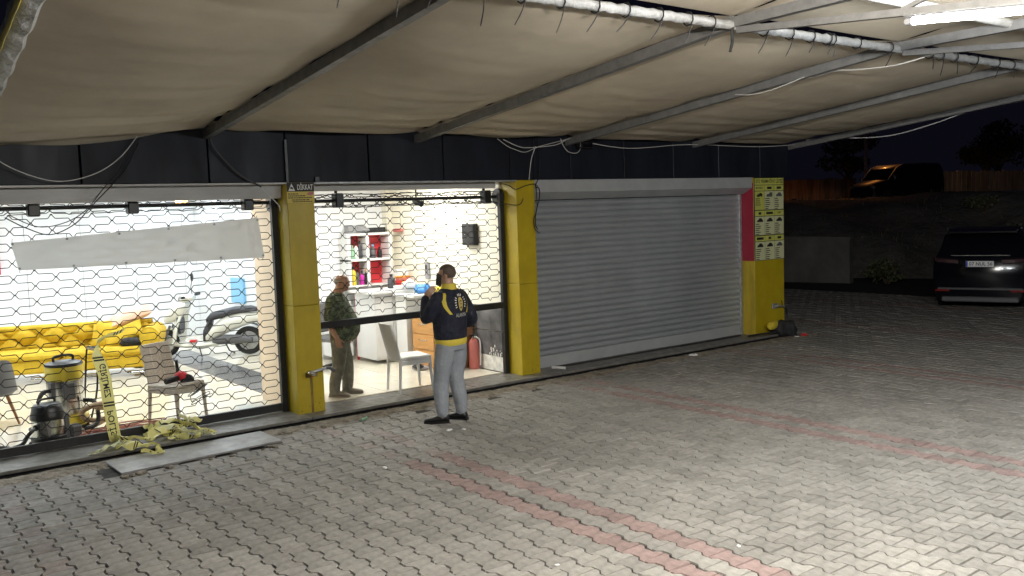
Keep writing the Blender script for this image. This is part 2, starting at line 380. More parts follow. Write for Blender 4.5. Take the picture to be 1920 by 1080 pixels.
# ------------------------------------------------------------------ shop building
B = thing('shop_building', 'long single storey shop with dark metal fascia and yellow pillars', 'building', (0,0,0))
PH = 2.648
def pillar(x0, x1, label, y1=.62):
    o = MB().bbox(x0, x1, 0, y1, -.05, 1.238, .006).bbox(x0, x1, 0, y1, 1.241, PH-.004, .006).build('pillar', 'yellow', B, label=label)
pillar(0, .328, 'yellow pillar with the black and yellow warning sign', .35)
pillar(3.253, 3.57, 'yellow pillar between the open shop bay and the closed grey shutter', .35)
MB().bbox(8.25, 9.05, 0, .62, -.05, PH-.004, .006).build('pillar', 'yellow', B, label='wide yellow pillar at the far end carrying the price board')
MB().box(8.243, 8.249, .006, .27, 1.245, 2.55).build('red_panel', 'red', B)
MB().box(8.244, 8.2485, .006, .27, -.03, 1.243).build('grimy_panel', 'yellow_dirty', B)
sx = [-6.0, -5.0, -3.4, -2.131, -.869, .006, 1.048, 2.104, 3.155, 3.563, 4.213, 5.25, 6.3, 7.35, 8.4, 9.12]
for k, (a, b) in enumerate(zip(sx, sx[1:])):
    MB().bbox(a+.007, b-.007, -.012-rng.random()*.006, .03, PH, 3.48, .006).build('fascia_panel', 'fascia', B)
MB().box(-6, 9.1, .031, .60, PH+.002, 3.46).build('fascia_core', 'void', B)
MB().box(9.121, 9.15, -.01, 10, PH, 3.46).build('side_fascia', 'fascia', B)
MB().box(-.016, .012, -.05, -.018, PH+.0, 3.12).build('drip_pipe', 'blackp', B)
MB().box(.335, .385, -.05, -.02, PH-.004, PH+.055).build('bracket', 'blackp', B)
gr = MB()
for px0, px1 in ((0, .328), (3.253, 3.57), (8.25, 9.05)):
    for k in range(int(16*(px1-px0)/.32)):
        x = rng.uniform(px0+.02, px1-.02); z = abs(rng.gauss(0, .07)); w = rng.uniform(.002, .007); h = rng.uniform(.004, .022)
        gr.add([(x-w, -.0015, z), (x+w*.7, -.0015, z+h*.1), (x+w, -.0015, z+h), (x-w*.4, -.0015, z+h*1.2)], [(0,1,2,3)])
gr.build('dirt_splashes', M('dirt', (.24,.18,.03), .8, noise=(20,.5)), B, kind='stuff', fix=False)
# lintels above the two grilles
MB().bbox(-6, -.004, .14, .30, 2.475, 2.646, .004).build('lintel', 'lintel', B)
MB().box(-6, -.004, -.02, .139, 2.628, 2.646).build('soffit_strip', 'lintel', B)
MB().bbox(.33, 3.06, .2, .30, 2.55, 2.646, .004).build('lintel', 'lintel', B)
MB().box(.33, 3.25, -.02, .139, 2.628, 2.646).build('soffit_strip', 'galv', B)
# roof, outer walls
MB().box(-6, 9.12, .31, 10.2, 3.2, 3.45).build('roof', 'void', B)
MB().box(9.05, 9.12, .62, 10.2, -.1, 3.19).build('side_wall', 'concrete', B)
MB().box(-6, 9.05, 10.1, 10.2, -.1, 3.19).build('rear_wall', 'concrete', B)
# interior: a wide white hall on the left, an office bay on the right
CH = 2.92
MB().box(-6, 3.6, .36, 10.0, CH, CH+.1).build('ceiling', 'ceil', B)
MB().box(-6.1, -6.0, .3, 10.1, -.05, CH).build('interior_wall', 'wall', B)
x = -6.0
while x < 3.5:      # panelled rear wall of the hall
    MB().bbox(x+.004, min(x+.92, 3.5)-.004, 8.3, 8.36, .0, CH-.003, .004).build('wall_panel', 'wall', B); x += .92
MB().box(-6, 3.5, 8.38, 8.45, 0, CH).build('wall_backing', 'wall', B)
MB().box(1.6, 3.22, 3.45, 3.58, -.01, CH-.002).build('interior_wall', 'wall', B)      # rear wall of the office bay
MB().box(1.6, 1.72, 3.59, 8.29, -.01, CH-.002).build('interior_wall', 'wall', B)
MB().box(3.22, 3.36, .352, 8.29, -.01, CH-.002).build('interior_wall', 'wall_warm', B)
MB().box(.012, .20, .352, 1.13, -.01, CH-.002).build('partition', 'wall_peach', B)
MB().box(3.36, 3.45, .62, 10, -.01, CH).build('bay_wall', 'concrete', B)
MB().box(3.10, 3.217, 3.30, 3.447, 0, CH-.01).build('corner_column', 'wall_warm', B)
for yy in (3.05, 2.6): MB().tube([(3.21, yy, 1.1), (3.21, yy, CH-.02)], .008, 6).build('conduit', 'wall_warm', B)
# marble dado on the right wall of the office bay
dd = [(.63, .99), (1.0, 1.36), (1.37, 1.75)]
for y0, y1 in dd:
    for z0, z1 in ((.21, .56), (.57, .92)):
        MB().bbox(3.195, 3.219, y0, y1-.004, z0, z1-.004, .002).build('marble_tile', 'marble', B)
for z0, z1 in ((.21, .56), (.57, .92)): MB().bbox(3.185, 3.217, .355, .615, z0, z1-.004, .002).build('marble_tile', 'marble', B)
MB().bbox(3.188, 3.218, .355, .99, .0, .205, .002).build('bare_skirting', 'plaster', B)
ch = MB()
for k in range(22):
    y = rng.uniform(.36, .66); z = .21+abs(rng.gauss(0, .11)); s = rng.uniform(.008, .024)
    ch.ell((3.184, y, z), .003, s*.7, s*rng.uniform(.6, 1.6), 7)
ch.build('chipped_plaster', 'plaster', B, kind='stuff')
# ceramic floor tiles
fl = MB().box(-6, 3.4, .361, 9.9, -.06, -.013).build('shop_floor', 'mortar', kind='structure')
tm = {}
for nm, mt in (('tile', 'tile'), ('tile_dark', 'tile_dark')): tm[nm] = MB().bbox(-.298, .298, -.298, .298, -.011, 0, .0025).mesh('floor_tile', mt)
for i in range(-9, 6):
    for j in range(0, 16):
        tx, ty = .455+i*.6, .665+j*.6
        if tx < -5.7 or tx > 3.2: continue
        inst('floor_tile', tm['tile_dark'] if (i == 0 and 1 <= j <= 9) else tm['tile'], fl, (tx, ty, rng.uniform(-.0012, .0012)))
# closed side room behind the shutter bay is only a void
MB().box(3.6, 8.24, .9, .95, -.1, 3.1).build('void_wall', 'void', B)

# ceiling light panels
def panel(x, y, w, l, label, mat='panelglow', group='ceiling light panels in the shop'):
    t = thing('ceiling_light', label, 'ceiling light', (x, y, CH), 0, group)
    b = MB()
    for a in ((-w-.02, -w, -l-.02, l+.02), (w, w+.02, -l-.02, l+.02), (-w, w, -l-.02, -l), (-w, w, l, l+.02)): b.box(a[0], a[1], a[2], a[3], -.035, -.001)
    b.build('frame', 'whitep', t); MB().box(-w, w, -l, l, -.028, -.004).build('diffuser', mat, t)
for xx, wx in ((-4.2, 'out past the left edge'), (-2.6, 'above the vacuum cleaners'), (-1.0, 'above the right end of the sofa')):
    for yy, wy in ((1.7, 'front'), (4.2, 'middle'), (6.6, 'rear')): panel(xx, yy, .3, .3, 'white square ceiling light panel in the %s row, %s' % (wy, wx))
panel(.85, 4.9, .3, .3, 'white square ceiling light panel above the scooter'); 
panel(.85, 7.2, .3, .3, 'white square ceiling light panel by the rear wall past the scooter')
panel(1.25, 1.7, .3, .3, 'white ceiling light panel above the bald man in the office bay', 'panelglow2', None)
panel(2.45, 1.7, .3, .3, 'white ceiling light panel above the white chair in the office bay', 'panelglow2', None)
t = thing('ceiling_bulb', 'glowing warm orange bulb seen just under the left lintel', 'bulb', (-.56, 2.0, 2.50))
MB().lathe([(.0, -.05), (.05, -.045), (.075, 0), (.055, .05), (.025, .08)], n=14).build('glass', 'bulb', t, True)
MB().lathe([(.024, .081), (.024, .14), (.006, .15), (.006, CH-2.5)], n=10).build('socket', 'blackp', t)

# ------------------------------------------------------------------ rolling grilles
def wave(x0, x1, z0, P, V, ph, hi, y, r=.0052):
    """one bent rod: link points joined by flats, alternate links high and low"""
    pts = []; h = V/4
    n0 = int(math.floor((x0-ph)/(P/2)))-1; n1 = int(math.ceil((x1-ph)/(P/2)))+1
    for k in range(n0, n1):
        xa = ph+k*P/2; s = 1 if (k % 2 == 0) else -1
        for dx, dz in ((0, s*h), (.022*P, s*h*.85), (.085*P, s*h*.06), (.11*P, 0), (.39*P, 0), (.415*P, -s*h*.06), (.478*P, -s*h*.85)): pts.append((xa+dx, y, z0+dz))
    pts = [p for p in pts if x0 <= p[0] <= x1]
    return pts
def grille(x0, x1, zbot, ztop, P, V, xref, zref, label, ybar=.305, zbar=.09, full_roll=False, brk=()):
    t = thing('rolling_grille', label, 'rolling grille', (0,0,0))
    y = .31
    for gx in (x0-.035, x1+.035): MB().bbox(gx-.035, gx+.035, .275, .345, -.01, 2.5, .004).build('guide_rail', 'black', t)
    MB().bbox(x0, x1, .285, .335, zbot, zbot+zbar, .004).build('bottom_bar', 'black', t)
    i = 0; z = zref
    rows = []
    h = V/2
    k0 = int(math.ceil((zbot+zbar+h*.4-zref)/h)); k1 = int(math.floor((ztop-zref)/h))
    for k in range(k0, k1+1):
        zc = zref+k*h
        pts = wave(x0, x1, zc, P, V, xref+(P/2 if k % 2 else 0), 1, y)
        b = MB().tube(pts, .0045, 5)
        for q in range(int((x0-xref)/P)-2, int((x1-xref)/P)+3):
            lx = xref+q*P+(P/2 if k % 2 else 0)
            if x0 < lx < x1: b.box(lx-.010, lx+.010, y-.007, y+.007, zc+V/4-.007, zc+V/4+.007)
        b.build('grille_wire', 'black', t, True)
    # roller with the rolled-up part of the curtain
    zc, ry = 2.435, .40
    MB().tube([(x0-.1, ry, zc), (x1+.1, ry, zc)], .022, 10).build('roller_tube', 'black', t, True)
    n = 9 if full_roll else 5; rad = .085 if full_roll else .07
    for q in range(n):
        a = 2*math.pi*q/n+.5
        pts = wave(x0, x1, 0, P, V, xref+(P/2 if q % 2 else 0), 1, 0)
        pp = []
        for px, _, pz in pts:
            aa = a+pz/rad; rd = rad+.006*math.sin(px*7+q)
            pp.append((px, ry+math.cos(aa)*rd, zc+math.sin(aa)*rd*.95))
        MB().tube(pp, .0055 if full_roll else .0045, 5).build('rolled_wire', 'black', t, True)
    for bx in brk:
        b = MB().bbox(bx-.055, bx+.055, ry-.11, ry+.02, zc-.085, zc+.09, .012); b.tube([(bx, ry, zc+.09), (bx, ry, 2.64)], .02, 8); b.build('motor_bracket', 'blackp', t)
    for gx in (x0-.04, x1+.04): MB().lathe([(.11, -.03), (.12, 0), (.11, .03)], (gx, ry-.03, zc), 14, 0, 'x').build('end_plate', 'blackp', t)
    return t
grille(-5.6, -.075, .0, 2.37, .379, .156, -2.748, 1.703, 'tall black rolling grille closed down to the step in front of the yellow sofa', brk=(-2.52, -1.58, -.33))
grille(.40, 3.18, .905, 2.36, .333, .152, .649, 1.900, 'black rolling grille pulled half down above the white chair and two men', zbar=.085, full_roll=True, brk=(.80, 3.00))
bn = MB()
def bf(u, v):
    x = -2.752+2.50*u+.05*v*(1-u)+.055*u*v; z = (2.105+.159*u)*(1-v)+(1.831-.026*u)*v
    return (x, .268+.006*math.sin(u*17+v*3)+.004*math.sin(u*41), z)
bn.grid(bf, 60, 6); n0 = len(bn.v)
bb = MB().grid(lambda u, v: (bf(u, v)[0], bf(u, v)[1]+.003, bf(u, v)[2]), 60, 6); bn.add(bb.v, bb.f)
bo = tag(bn.build('standin_panel', 'standin_panel', None, True), 'long blank grey stand-in sheet over a masked-out patch slanting across the left grille', 'standin_panel')  # stand-in sheet for a grey masked-out patch, its eyelets and cords invented

for u in (.004, .2, .4, .6, .8, .996):
    for v in (.06, .94):
        p = Vector(bf(u, v)); MB().lathe([(.006,-.003),(.013,-.004),(.013,.002),(.006,.003)], (p.x, p.y-.002, p.z), 10, 0, 'y').build('eyelet', 'galv', bo, True)
        MB().tube([p+Vector((0,-.006,0)), p+Vector((.004,.03,.03 if v < .5 else -.03)), p+Vector((.01,.045,.05 if v < .5 else -.05))], .003, 5).build('tie', 'cable_b', bo)
# ------------------------------------------------------------------ grey roller shutter
sh = thing('roller_shutter', 'closed grey corrugated roller shutter between two yellow pillars', 'roller shutter', (0,0,0))
p = .0885; prof = []
for k in range(9):
    a = k/8; prof.append((.286-.022*math.sin(math.pi*(.08+.92*a))**.7, a*p*.80))
prof += [(.304, p*.83), (.304, p*.985)]
sm = MB()
for (y, z), (y2, z2) in zip(prof, prof[1:]): sm.add([(3.60, y, z), (8.19, y, z), (8.19, y2, z2), (3.60, y2, z2)], [(0,1,2,3)])
sm.add([(3.60, .281, 0), (8.19, .281, 0), (8.19, .304, 0), (3.60, .304, 0)], [(0,1,2,3)])
sme = sm.mesh('shutter_slat', 'slat', True)
for k in range(25): inst('slat', sme, sh, (0, rng.uniform(-.0012, .0012), .155+k*p))
MB().bbox(3.60, 8.19, .272, .30, -.02, .15, .006).build('bottom_bar', 'slatbox', sh)
MB().bbox(3.573, 3.62, .24, .31, -.02, 2.4, .004).build('guide_rail', 'galv', sh)
MB().bbox(8.17, 8.235, .24, .31, -.02, 2.38, .004).build('guide_rail', 'galv', sh)
MB().prism([(.02, 2.646), (.02, 2.475), (.20, 2.375), (.268, 2.375), (.268, 2.646)], 'x', 3.575, 8.235).build('shutter_box', 'slatbox', sh)
MB().box(3.9, 8.0, .10, .16, -.012, .004).build('rubber_strip', 'rubber', sh)

# ------------------------------------------------------------------ awning
aw = thing('awning', 'wide beige fabric awning on steel rafters covering the forecourt', 'awning', (0,0,3))
RX = [-3.05, -.873, 1.728, 4.17, 6.78, 9.26]
def zr(i, y): return (2.96-.17*y if y > -4.1 else 3.657) if i == 0 else 3.205-.0945*y if y > -4.93 else 3.672
def bay(i):
    a, b = RX[i], RX[i+1]; rg = random.Random(i)
    ph = [rg.random()*6 for _ in range(8)]
    def fn(u, v):
        y = -.03-4.9*v; x = a+(b-a)*u
        base = zr(i, y)*(1-u)+zr(i+1, y)*u
        s = 4*u*(1-u)
        sag = (.055+.085*math.sin(math.pi*min(1, v*1.0))**.8)*s**.8
        near = math.exp(-v*4.2)
        fold = .024*near*math.sin(13*(v*4.9)+2.4*(u-.5)**2*9+ph[0])*(.35+.65*s)
        fold += .008*math.exp(-v*2.6)*math.sin(19*v*4.9+3*u+ph[1]+1.5*math.sin(3*u+ph[2]))
        fold += .0035*math.sin(5.2*v*4.9+4*u+ph[3])*math.sin(6*u+ph[4])
        corner = .014*math.exp(-((u-(0 if i % 2 else 1))**2)*9)*math.sin(26*(v+.35*u)+ph[5])*math.exp(-v*1.6)
        return (x, y, base+.052-sag+fold+corner)
    return fn
for i in range(5): MB().grid(bay(i), 60, 110).build('fabric_panel', 'fabric', aw, True, fix=False).location = (0,0,-3)
for i in range(5):
    a, b = RX[i], RX[i+1]
    def f2(u, v, a=a, b=b, i=i):
        y = -4.93-6.4*v; s = 4*u*(1-u)
        return (a+(b-a)*u, y, 3.725+.33*math.sin(math.pi*min(1, v*.55))-.05*s*math.sin(math.pi*v)+.008*math.sin(9*v*6.4+3*u+i))
    MB().grid(f2, 24, 50).build('fabric_panel', 'fabric', aw, True, fix=False).location = (0,0,-3)
def bar(p0, p1, w, h, name, mat, par=aw):
    p0, p1 = Vector(p0), Vector(p1); d = (p1-p0).normalized(); a = d.cross(Vector((0,0,1))).normalized(); u = a.cross(d)
    vs = [q+a*sx*w/2+u*sz*h/2 for q in (p0, p1) for sx, sz in ((-1,-1),(1,-1),(1,1),(-1,1))]
    o = MB().add(vs, [(0,1,2,3),(4,7,6,5),(0,4,5,1),(1,5,6,2),(2,6,7,3),(3,7,4,0)]).build(name, mat, par); o.location = (0,0,-3); return o
for i in range(1, 6):
    bar((RX[i], .02, zr(i, .02)-.045), (RX[i], -4.93, zr(i, -4.92)-.0), .075, .09, 'rafter', 'rafter')
# left edge rafter wrapped in white sheeting
b = MB()
def wr(u, v):
    y = .1-5.0*v; w = [( -.075, .06), (-.07, -.02), (-.03, -.05), (.04, -.055), (.075, -.01), (.07, .06)]
    k = min(4, int(u*5)); f = u*5-k; px = w[k][0]*(1-f)+w[k+1][0]*f; pz = w[k][1]*(1-f)+w[k+1][1]*f
    return (RX[0]-.05+px+.006*math.sin(v*70+u*5), y, zr(0, y)+pz+.006*math.sin(v*110+u*9))
b.grid(wr, 15, 160); b.build('wrapped_rafter', 'sheet', aw, True, fix=False).location = (0,0,-3)
b = MB().grid(lambda u, v: (RX[0]-.105-.03*u, .1-5*v, zr(0, .1-5*v)-.02-.035*math.sin(u*3)+.004*math.sin(v*90)), 4, 100)
b.build('yellow_strap', 'yplastic', aw, True, fix=False).location = (0,0,-3)
# purlin pipe, wrapped
b = MB().tube([(RX[0]-.1+k*.06, -4.93+.002*math.sin(k*1.7), 3.645+.003*math.sin(k*2.3)) for k in range(int((RX[5]-RX[0]+.2)/.06)+1)], [.034+.005*abs(math.sin(k*1.31))+.003*math.sin(k*3.1) for k in range(int((RX[5]-RX[0]+.2)/.06)+1)], 10)
b.build('purlin', 'sheet', aw, True).location = (0,0,-3)
b = MB().tube([(RX[0], -5.95, 3.70), (RX[5], -5.95, 3.70)], .04, 10); b.build('purlin', 'rafterw', aw, True).location = (0,0,-3)
for yy in (-8.1, -11.3): MB().tube([(RX[0], yy, 3.80), (RX[5], yy, 3.80)], .04, 10).build('purlin', 'rafterw', aw, True).location = (0,0,-3)
for i in range(1, 5):     # trusses carrying the outer half of the awning
    x = RX[i]
    bar((x, -4.9, 3.665), (x, -11.3, 3.73), .07, .08, 'top_chord', 'rafter')
    bar((x, -4.98, 3.60), (x, -7.4, 3.375), .05, .05, 'bottom_chord', 'rafter'); bar((x, -7.4, 3.375), (x, -11.3, 3.43), .05, .05, 'bottom_chord', 'rafter')
    for yy, zl in ((-5.75, 3.53), (-6.33, 3.475), (-6.95, 3.415), (-8.2, 3.40)): bar((x, yy, zl), (x, yy, 3.66), .04, .04, 'web_post', 'rafter')
    bar((x, -6.36, 3.49), (x, -6.93, 3.66), .03, .03, 'web_brace', 'rafter'); bar((x, -7.0, 3.42), (x, -8.17, 3.66), .03, .03, 'web_brace', 'rafter')
for i in (0, 5): bar((RX[i], -4.9, 3.665), (RX[i], -11.3, 3.73), .07, .08, 'top_chord', 'rafter')
for x in (RX[0], RX[2], RX[4], RX[5]): bar((x, -11.3, GZ-.04), (x, -11.301, 3.70), .1, .1, 'post', 'rafter')
ties = [(-1.737,3.467,-1.756,3.42),(-1.363,3.507,-1.372,3.407),(-1.12,3.533,-1.157,3.475),(-.737,3.574,-.761,3.41),(-.407,3.586,-.488,3.441),(-.071,3.621,-.136,3.42),(.245,3.607,.139,3.451),(.539,3.61,.419,3.472),(.879,3.624,.761,3.44),(1.198,3.615,1.122,3.45),(1.46,3.599,1.357,3.452),(2.112,3.606,2.012,3.444),(2.455,3.622,2.372,3.444),(2.999,3.632,2.974,3.505),(3.063,3.586,3.053,3.488),(3.453,3.66,3.452,3.573),(3.984,3.613,3.892,3.459),(4.719,3.617,4.751,3.488),(4.926,3.6,4.896,3.434),(5.626,3.6,5.513,3.509)]
tx = [(t[0], t[2]-t[0], t[3]) for t in ties]+[(-2.2, .02, 3.45), (-2.6, -.03, 3.46), (2.75, -.05, 3.50), (5.2, .03, 3.47), (6.1, -.06, 3.48), (6.45, .03, 3.5)]
for x, dx, ze in tx:
    b = MB(); b.tube([(x+.002*math.cos(a*.7), -4.93+.052*math.cos(a*.7), 3.645+.052*math.sin(a*.7)) for a in range(10)], .006, 5)
    b.tube(smoothpts([(x, -4.97, 3.60), (x+dx*.5+.008, -4.96, (3.6+ze)/2), (x+dx, -4.95, ze)], 4), [.0045]*8+[.003], 5)
    b.build('cable_tie', 'cable_b', aw, True).location = (0,0,-3)
b = MB().tube([(1.69, -4.95, 3.62), (1.675, -4.96, 3.5), (1.66, -4.95, 3.43)], [.014, .013, .012], 6); b.build('hanging_strap', 'rubber', aw).location = (0,0,-3)

# LED tube lamps under the trusses: one in view, two added out of view
def tube_lamp(x, y0, y1, z0, z1, label, mat='tubeglow'):
    t = thing('tube_lamp', label, 'tube light', (x, (y0+y1)/2, (z0+z1)/2)); c = Vector(t.location)
    p0, p1 = Vector((x, y0, z0))-c, Vector((x, y1, z1))-c; d = (p1-p0).normalized()
    MB().tube([p0+d*.05, p1-d*.05], .021, 12).build('glass_tube', mat, t, True)
    b = MB(); q = Vector((0, 0, .034)); 
    vs = [p+Vector((sx*.02, 0, .026+sz)) for p in (p0, p1) for sx, sz in ((-1,0),(1,0),(1,.02),(-1,.02))]
    b.add(vs, [(0,1,2,3),(4,7,6,5),(0,4,5,1),(1,5,6,2),(2,6,7,3),(3,7,4,0)]).build('batten', 'grey', t)
    for p, s in ((p0, 1), (p1, -1)): MB().tube([p, p+d*.05*s], .024, 10).build('end_cap', 'greyl', t)
    for p in (p0+d*.15, p1-d*.15): MB().tube([p+Vector((0,0,.04)), p+Vector((0,0,.10))], .01, 6).build('hanger', 'galv', t)
tube_lamp(-.873, -7.0, -8.2, 3.35, 3.29, 'added second tube lamp out of view, warmer in tone, under the next awning truss', 'tubeglow2')  # unseen lamp added to brighten the pavers on the left
tube_lamp(4.17, -7.0, -8.2, 3.35, 3.29, 'added third tube lamp out of view, under the truss to the right of the visible lamp', 'tubeglow')  # unseen lamp added to spread the light on the right
tube_lamp(1.728, -6.38, -7.58, 3.405, 3.29, 'lit white tube lamp hanging under the awning truss')

# ------------------------------------------------------------------ signs on the building
t = thing('warning_sign', 'black and yellow warning sign headed DİKKAT on the first yellow pillar', 'sign', (.165, -.006, 2.53))
MB().box(-.167, .163, -.006, 0, -.117, .117).build('plate', 'signy', t)
MB().box(-.166, .162, -.0075, -.0062, .012, .116).build('header', 'print', t)
b = MB(); b.prism([(-.15, .02), (-.07, .02), (-.11, .105)], 'y', -.0095, -.0078); b.build('triangle', 'signw', t)
b = MB(); b.prism([(-.128, .045), (-.09, .037), (-.098, .06), (-.122, .068)], 'y', -.0112, -.0098); b.build('triangle_mark', 'print', t)
text('headline', 'DİKKAT', .085, t, T(.052, -.0078, .058) @ FRONT, 'signw', width=.19)
b = MB(); b.prism([(.065, -.022), (.12, -.035), (.155, -.02), (.155, .006), (.10, .006)], 'y', -.0075, -.0062); b.build('red_arrow', 'redsoft', t)
for z, x0, x1 in ((-.014, -.155, -.03), (-.036, -.155, .05), (-.058, -.155, .13), (-.082, -.115, .10), (-.102, -.105, .14)):
    b = MB(); x = x0
    while x < x1: w = rng.uniform(.008, .03); b.box(x, min(x+w, x1), -.0072, -.0062, z-.006, z+.006); x += w+.006
    b.build('print_line', 'print', t)
t = thing('price_board', 'lime and black car wash price board with nine small cards on the far pillar', 'sign', (8.645, -.006, 1.945))
MB().box(-.40, .40, -.008, 0, -.70, .70).build('backing', 'print', t)
MB().box(-.385, .385, -.012, -.0085, .575, .685).build('header', 'board', t)
text('headline', 'OTO YIKAMA FİYAT LİSTESİ', .085, t, T(0, -.0125, .630) @ FRONT, 'print', width=.73)
heads = ['MOTOSİKLET', '', '', '', '', 'VIP', '', '', '']
rgb = random.Random(5)
def carshape(kind, cx, cz, s):
    P = {0: [(-1,-.4),(-.8,.1),(-.3,.2),(.1,.5),(.5,.45),(.9,.2),(.8,-.5),(.3,-.3),(-.3,-.5)], 1: [(-1,-.45),(-.9,0),(-.5,.15),(-.2,.5),(.5,.5),(.8,.1),(1,0),(1,-.45)], 2: [(-1,-.5),(-.9,.1),(-.2,.2),(.2,.6),(1,.6),(1,-.5)]}[kind]
    return [(cx+x*s, cz+z*s*.85) for x, z in P]
for r in range(3):
    for c in range(3):
        x0 = -.385+c*.26; x1 = x0+.25; zt = .565-r*.425
        cm = MB().box(x0, x1, -.012, -.0085, zt-.09, zt); cd_ = cm.build('card_title', 'board', t)
        MB().box(x0, x1, -.012, -.0085, zt-.41, zt-.10).build('card', 'boardw' if (r, c) != (0, 0) else 'board', t)
        if heads[r*3+c]: text('title', heads[r*3+c], .05, t, T((x0+x1)/2, -.0125, zt-.045) @ FRONT, 'print', width=.20 if r == 0 else .10)
        else:
            w = rgb.choice([.035, .05, .09]) if r != 0 else .06
            MB().box((x0+x1)/2-w, (x0+x1)/2+w, -.0132, -.0122, zt-.065, zt-.025).build('title', 'print', t)
        MB().prism(carshape(0 if (r, c) == (0, 0) else rgb.choice([1, 1, 2]), (x0+x1)/2, zt-.16, .08), 'y', -.0132, -.0122).build('picture', 'print' if (r, c) not in ((0, 1), (0, 2), (2, 2)) else 'grey', t)
        b = MB(); z = zt-.225
        for q in range(6 if (r, c) != (0, 0) else 4):
            b.box(x0+.012, x0+rgb.uniform(.09, .15), -.0132, -.0122, z-.007, z+.007); z -= .034
        b.build('price_lines', 'print', t, kind='stuff')

# ------------------------------------------------------------------ cables on the facade and awning
def cable(pts, r, mat, label, cat='cable', n=6):
    return tag(MB().tube(smoothpts(pts, n), r, 6).build('cable', mat, None, True), label, cat)
cable([(-2.95,-.1,3.02),(-2.843,-.15,2.861),(-2.587,-.15,2.727),(-2.325,-.15,2.675),(-2.024,-.15,2.75),(-1.79,-.15,2.906),(-1.6,-.1,3.12)], .0048, 'cable_w', 'pale cable looping across the dark fascia at the left')
cable([(-1.56,-.06,3.1),(-1.726,-.06,2.79),(-1.89,-.06,2.611),(-2.076,-.06,2.425),(-2.232,-.06,2.263),(-2.452,-.06,2.169),(-2.654,-.06,2.239),(-2.83,-.06,2.345)], .006, 'cable_b', 'black cable drooping from the fascia over the left grille, lower loop')
cable([(-1.62,-.08,3.1),(-1.781,-.08,2.789),(-1.944,-.08,2.611),(-2.131,-.08,2.39),(-2.331,-.08,2.277),(-2.565,-.08,2.25),(-2.8,-.08,2.37)], .005, 'cable_b', 'thin black cable over the left grille, upper loop')
cable([(-.868,-.06,3.2),(-.83,-.06,3.048),(-.714,-.06,2.891),(-.549,-.06,2.731),(-.317,-.06,2.60)], .009, 'cable_b', 'black cable slanting down the fascia from the first rafter')
cable([(-.36,-.03,2.644),(-.248,-.03,2.531),(-.119,-.03,2.398),(-.05,.1,2.33)], .006, 'cable_w', 'short white wire running to the left grille end plate')
cable([(2.9,-.1,3.18),(3.05,-.1,3.09),(3.178,-.1,3.045),(3.355,-.1,3.011),(3.587,-.1,3.085),(4.063,-.1,3.186),(4.503,-.3,3.29)], .005, 'cable_w', 'pale cable sagging under the awning edge above the middle pillar')
cable([(2.98,-.12,3.17),(3.2,-.12,3.09),(3.387,-.12,3.067),(3.852,-.12,3.109),(4.05,-.12,3.18)], .006, 'cable_w', 'second pale cable just above the sagging one over the middle pillar')
cable([(3.622,-.06,3.19),(3.613,-.06,2.729),(3.541,-.06,2.564),(3.604,-.06,2.52),(3.598,-.06,2.39),(3.534,-.06,2.204),(3.518,-.06,2.045),(3.552,-.06,1.972)], .008, 'cable_b', 'black cable hanging beside the middle pillar edge')
cable([(3.563,-.06,3.09),(3.482,-.06,2.909),(3.433,-.06,2.64)], .006, 'cable_w', 'short pale cable ending at the top of the middle pillar')
cable([(3.027,.0,2.60),(3.105,-.05,2.57),(3.21,-.05,2.519),(3.374,-.05,2.567),(3.531,-.05,2.587),(3.612,-.05,2.528)], .006, 'cable_b', 'thin black wire bowed across the top of the middle pillar')
cable([(3.557,-.05,2.55),(3.563,-.05,2.261),(3.501,-.05,2.119),(3.514,-.05,1.988),(3.59,-.05,1.92)], .006, 'cable_b', 'black wire loop on the right edge of the middle pillar')
cable([(3.0,.2,2.36),(3.12,.05,2.33),(3.24,-.03,2.31),(3.30,-.05,2.34),(3.33,-.05,2.40)], .006, 'cable_b', 'short black hook of wire by the grille end plate')
cable([(3.98,-.1,3.2),(4.014,-.1,3.12),(4.105,-.1,3.026),(4.251,-.1,3.005),(4.33,-.1,3.06),(4.36,-.1,3.17)], .005, 'cable_w', 'loop of cable hanging under the third rafter end')
cable([(4.4,-.12,3.16),(5.267,-.12,3.082),(6.526,-.12,3.154),(8.208,-.12,3.144),(9.37,-.12,3.2)], .0055, 'cable_w', 'long pale cable along the awning edge above the shutter')
cable([(9.3,-.3,3.26),(9.45,-.694,3.26),(9.45,-1.332,3.212),(9.45,-1.84,3.219),(9.45,-2.447,3.327),(9.45,-3.014,3.459),(9.45,-3.762,3.526),(9.45,-4.9,3.64)], .0075, 'cable_w', 'white cable draped along the far right edge of the awning')
cable([(4.12,-3.0,3.45),(4.1,-3.247,3.42),(4.1,-3.53,3.44),(4.12,-3.9,3.52)], .006, 'cable_w', 'white wire sagging below the third rafter')
cable([(4.2,-3.9,3.52),(4.3,-4.176,3.56),(4.3,-4.359,3.54),(4.3,-4.821,3.52),(4.5,-5.1,3.6)], .006, 'cable_w', 'white wire strung between third rafter and purlin')
t = thing('floodlight', 'small dark floodlight under the awning edge above the shutter', 'floodlight', (4.38, -.14, 3.12))
MB().bbox(-.12, .12, -.05, .05, -.05, .05, .01).build('housing', 'blackp', t); MB().bbox(-.10, .10, -.058, -.051, -.04, .04, .002).build('glass', 'glass', t)
MB().tube([(-.1, .02, .05), (-.1, .04, .1), (.1, .04, .1), (.1, .02, .05)], .008, 6).build('bracket', 'blackp', t)

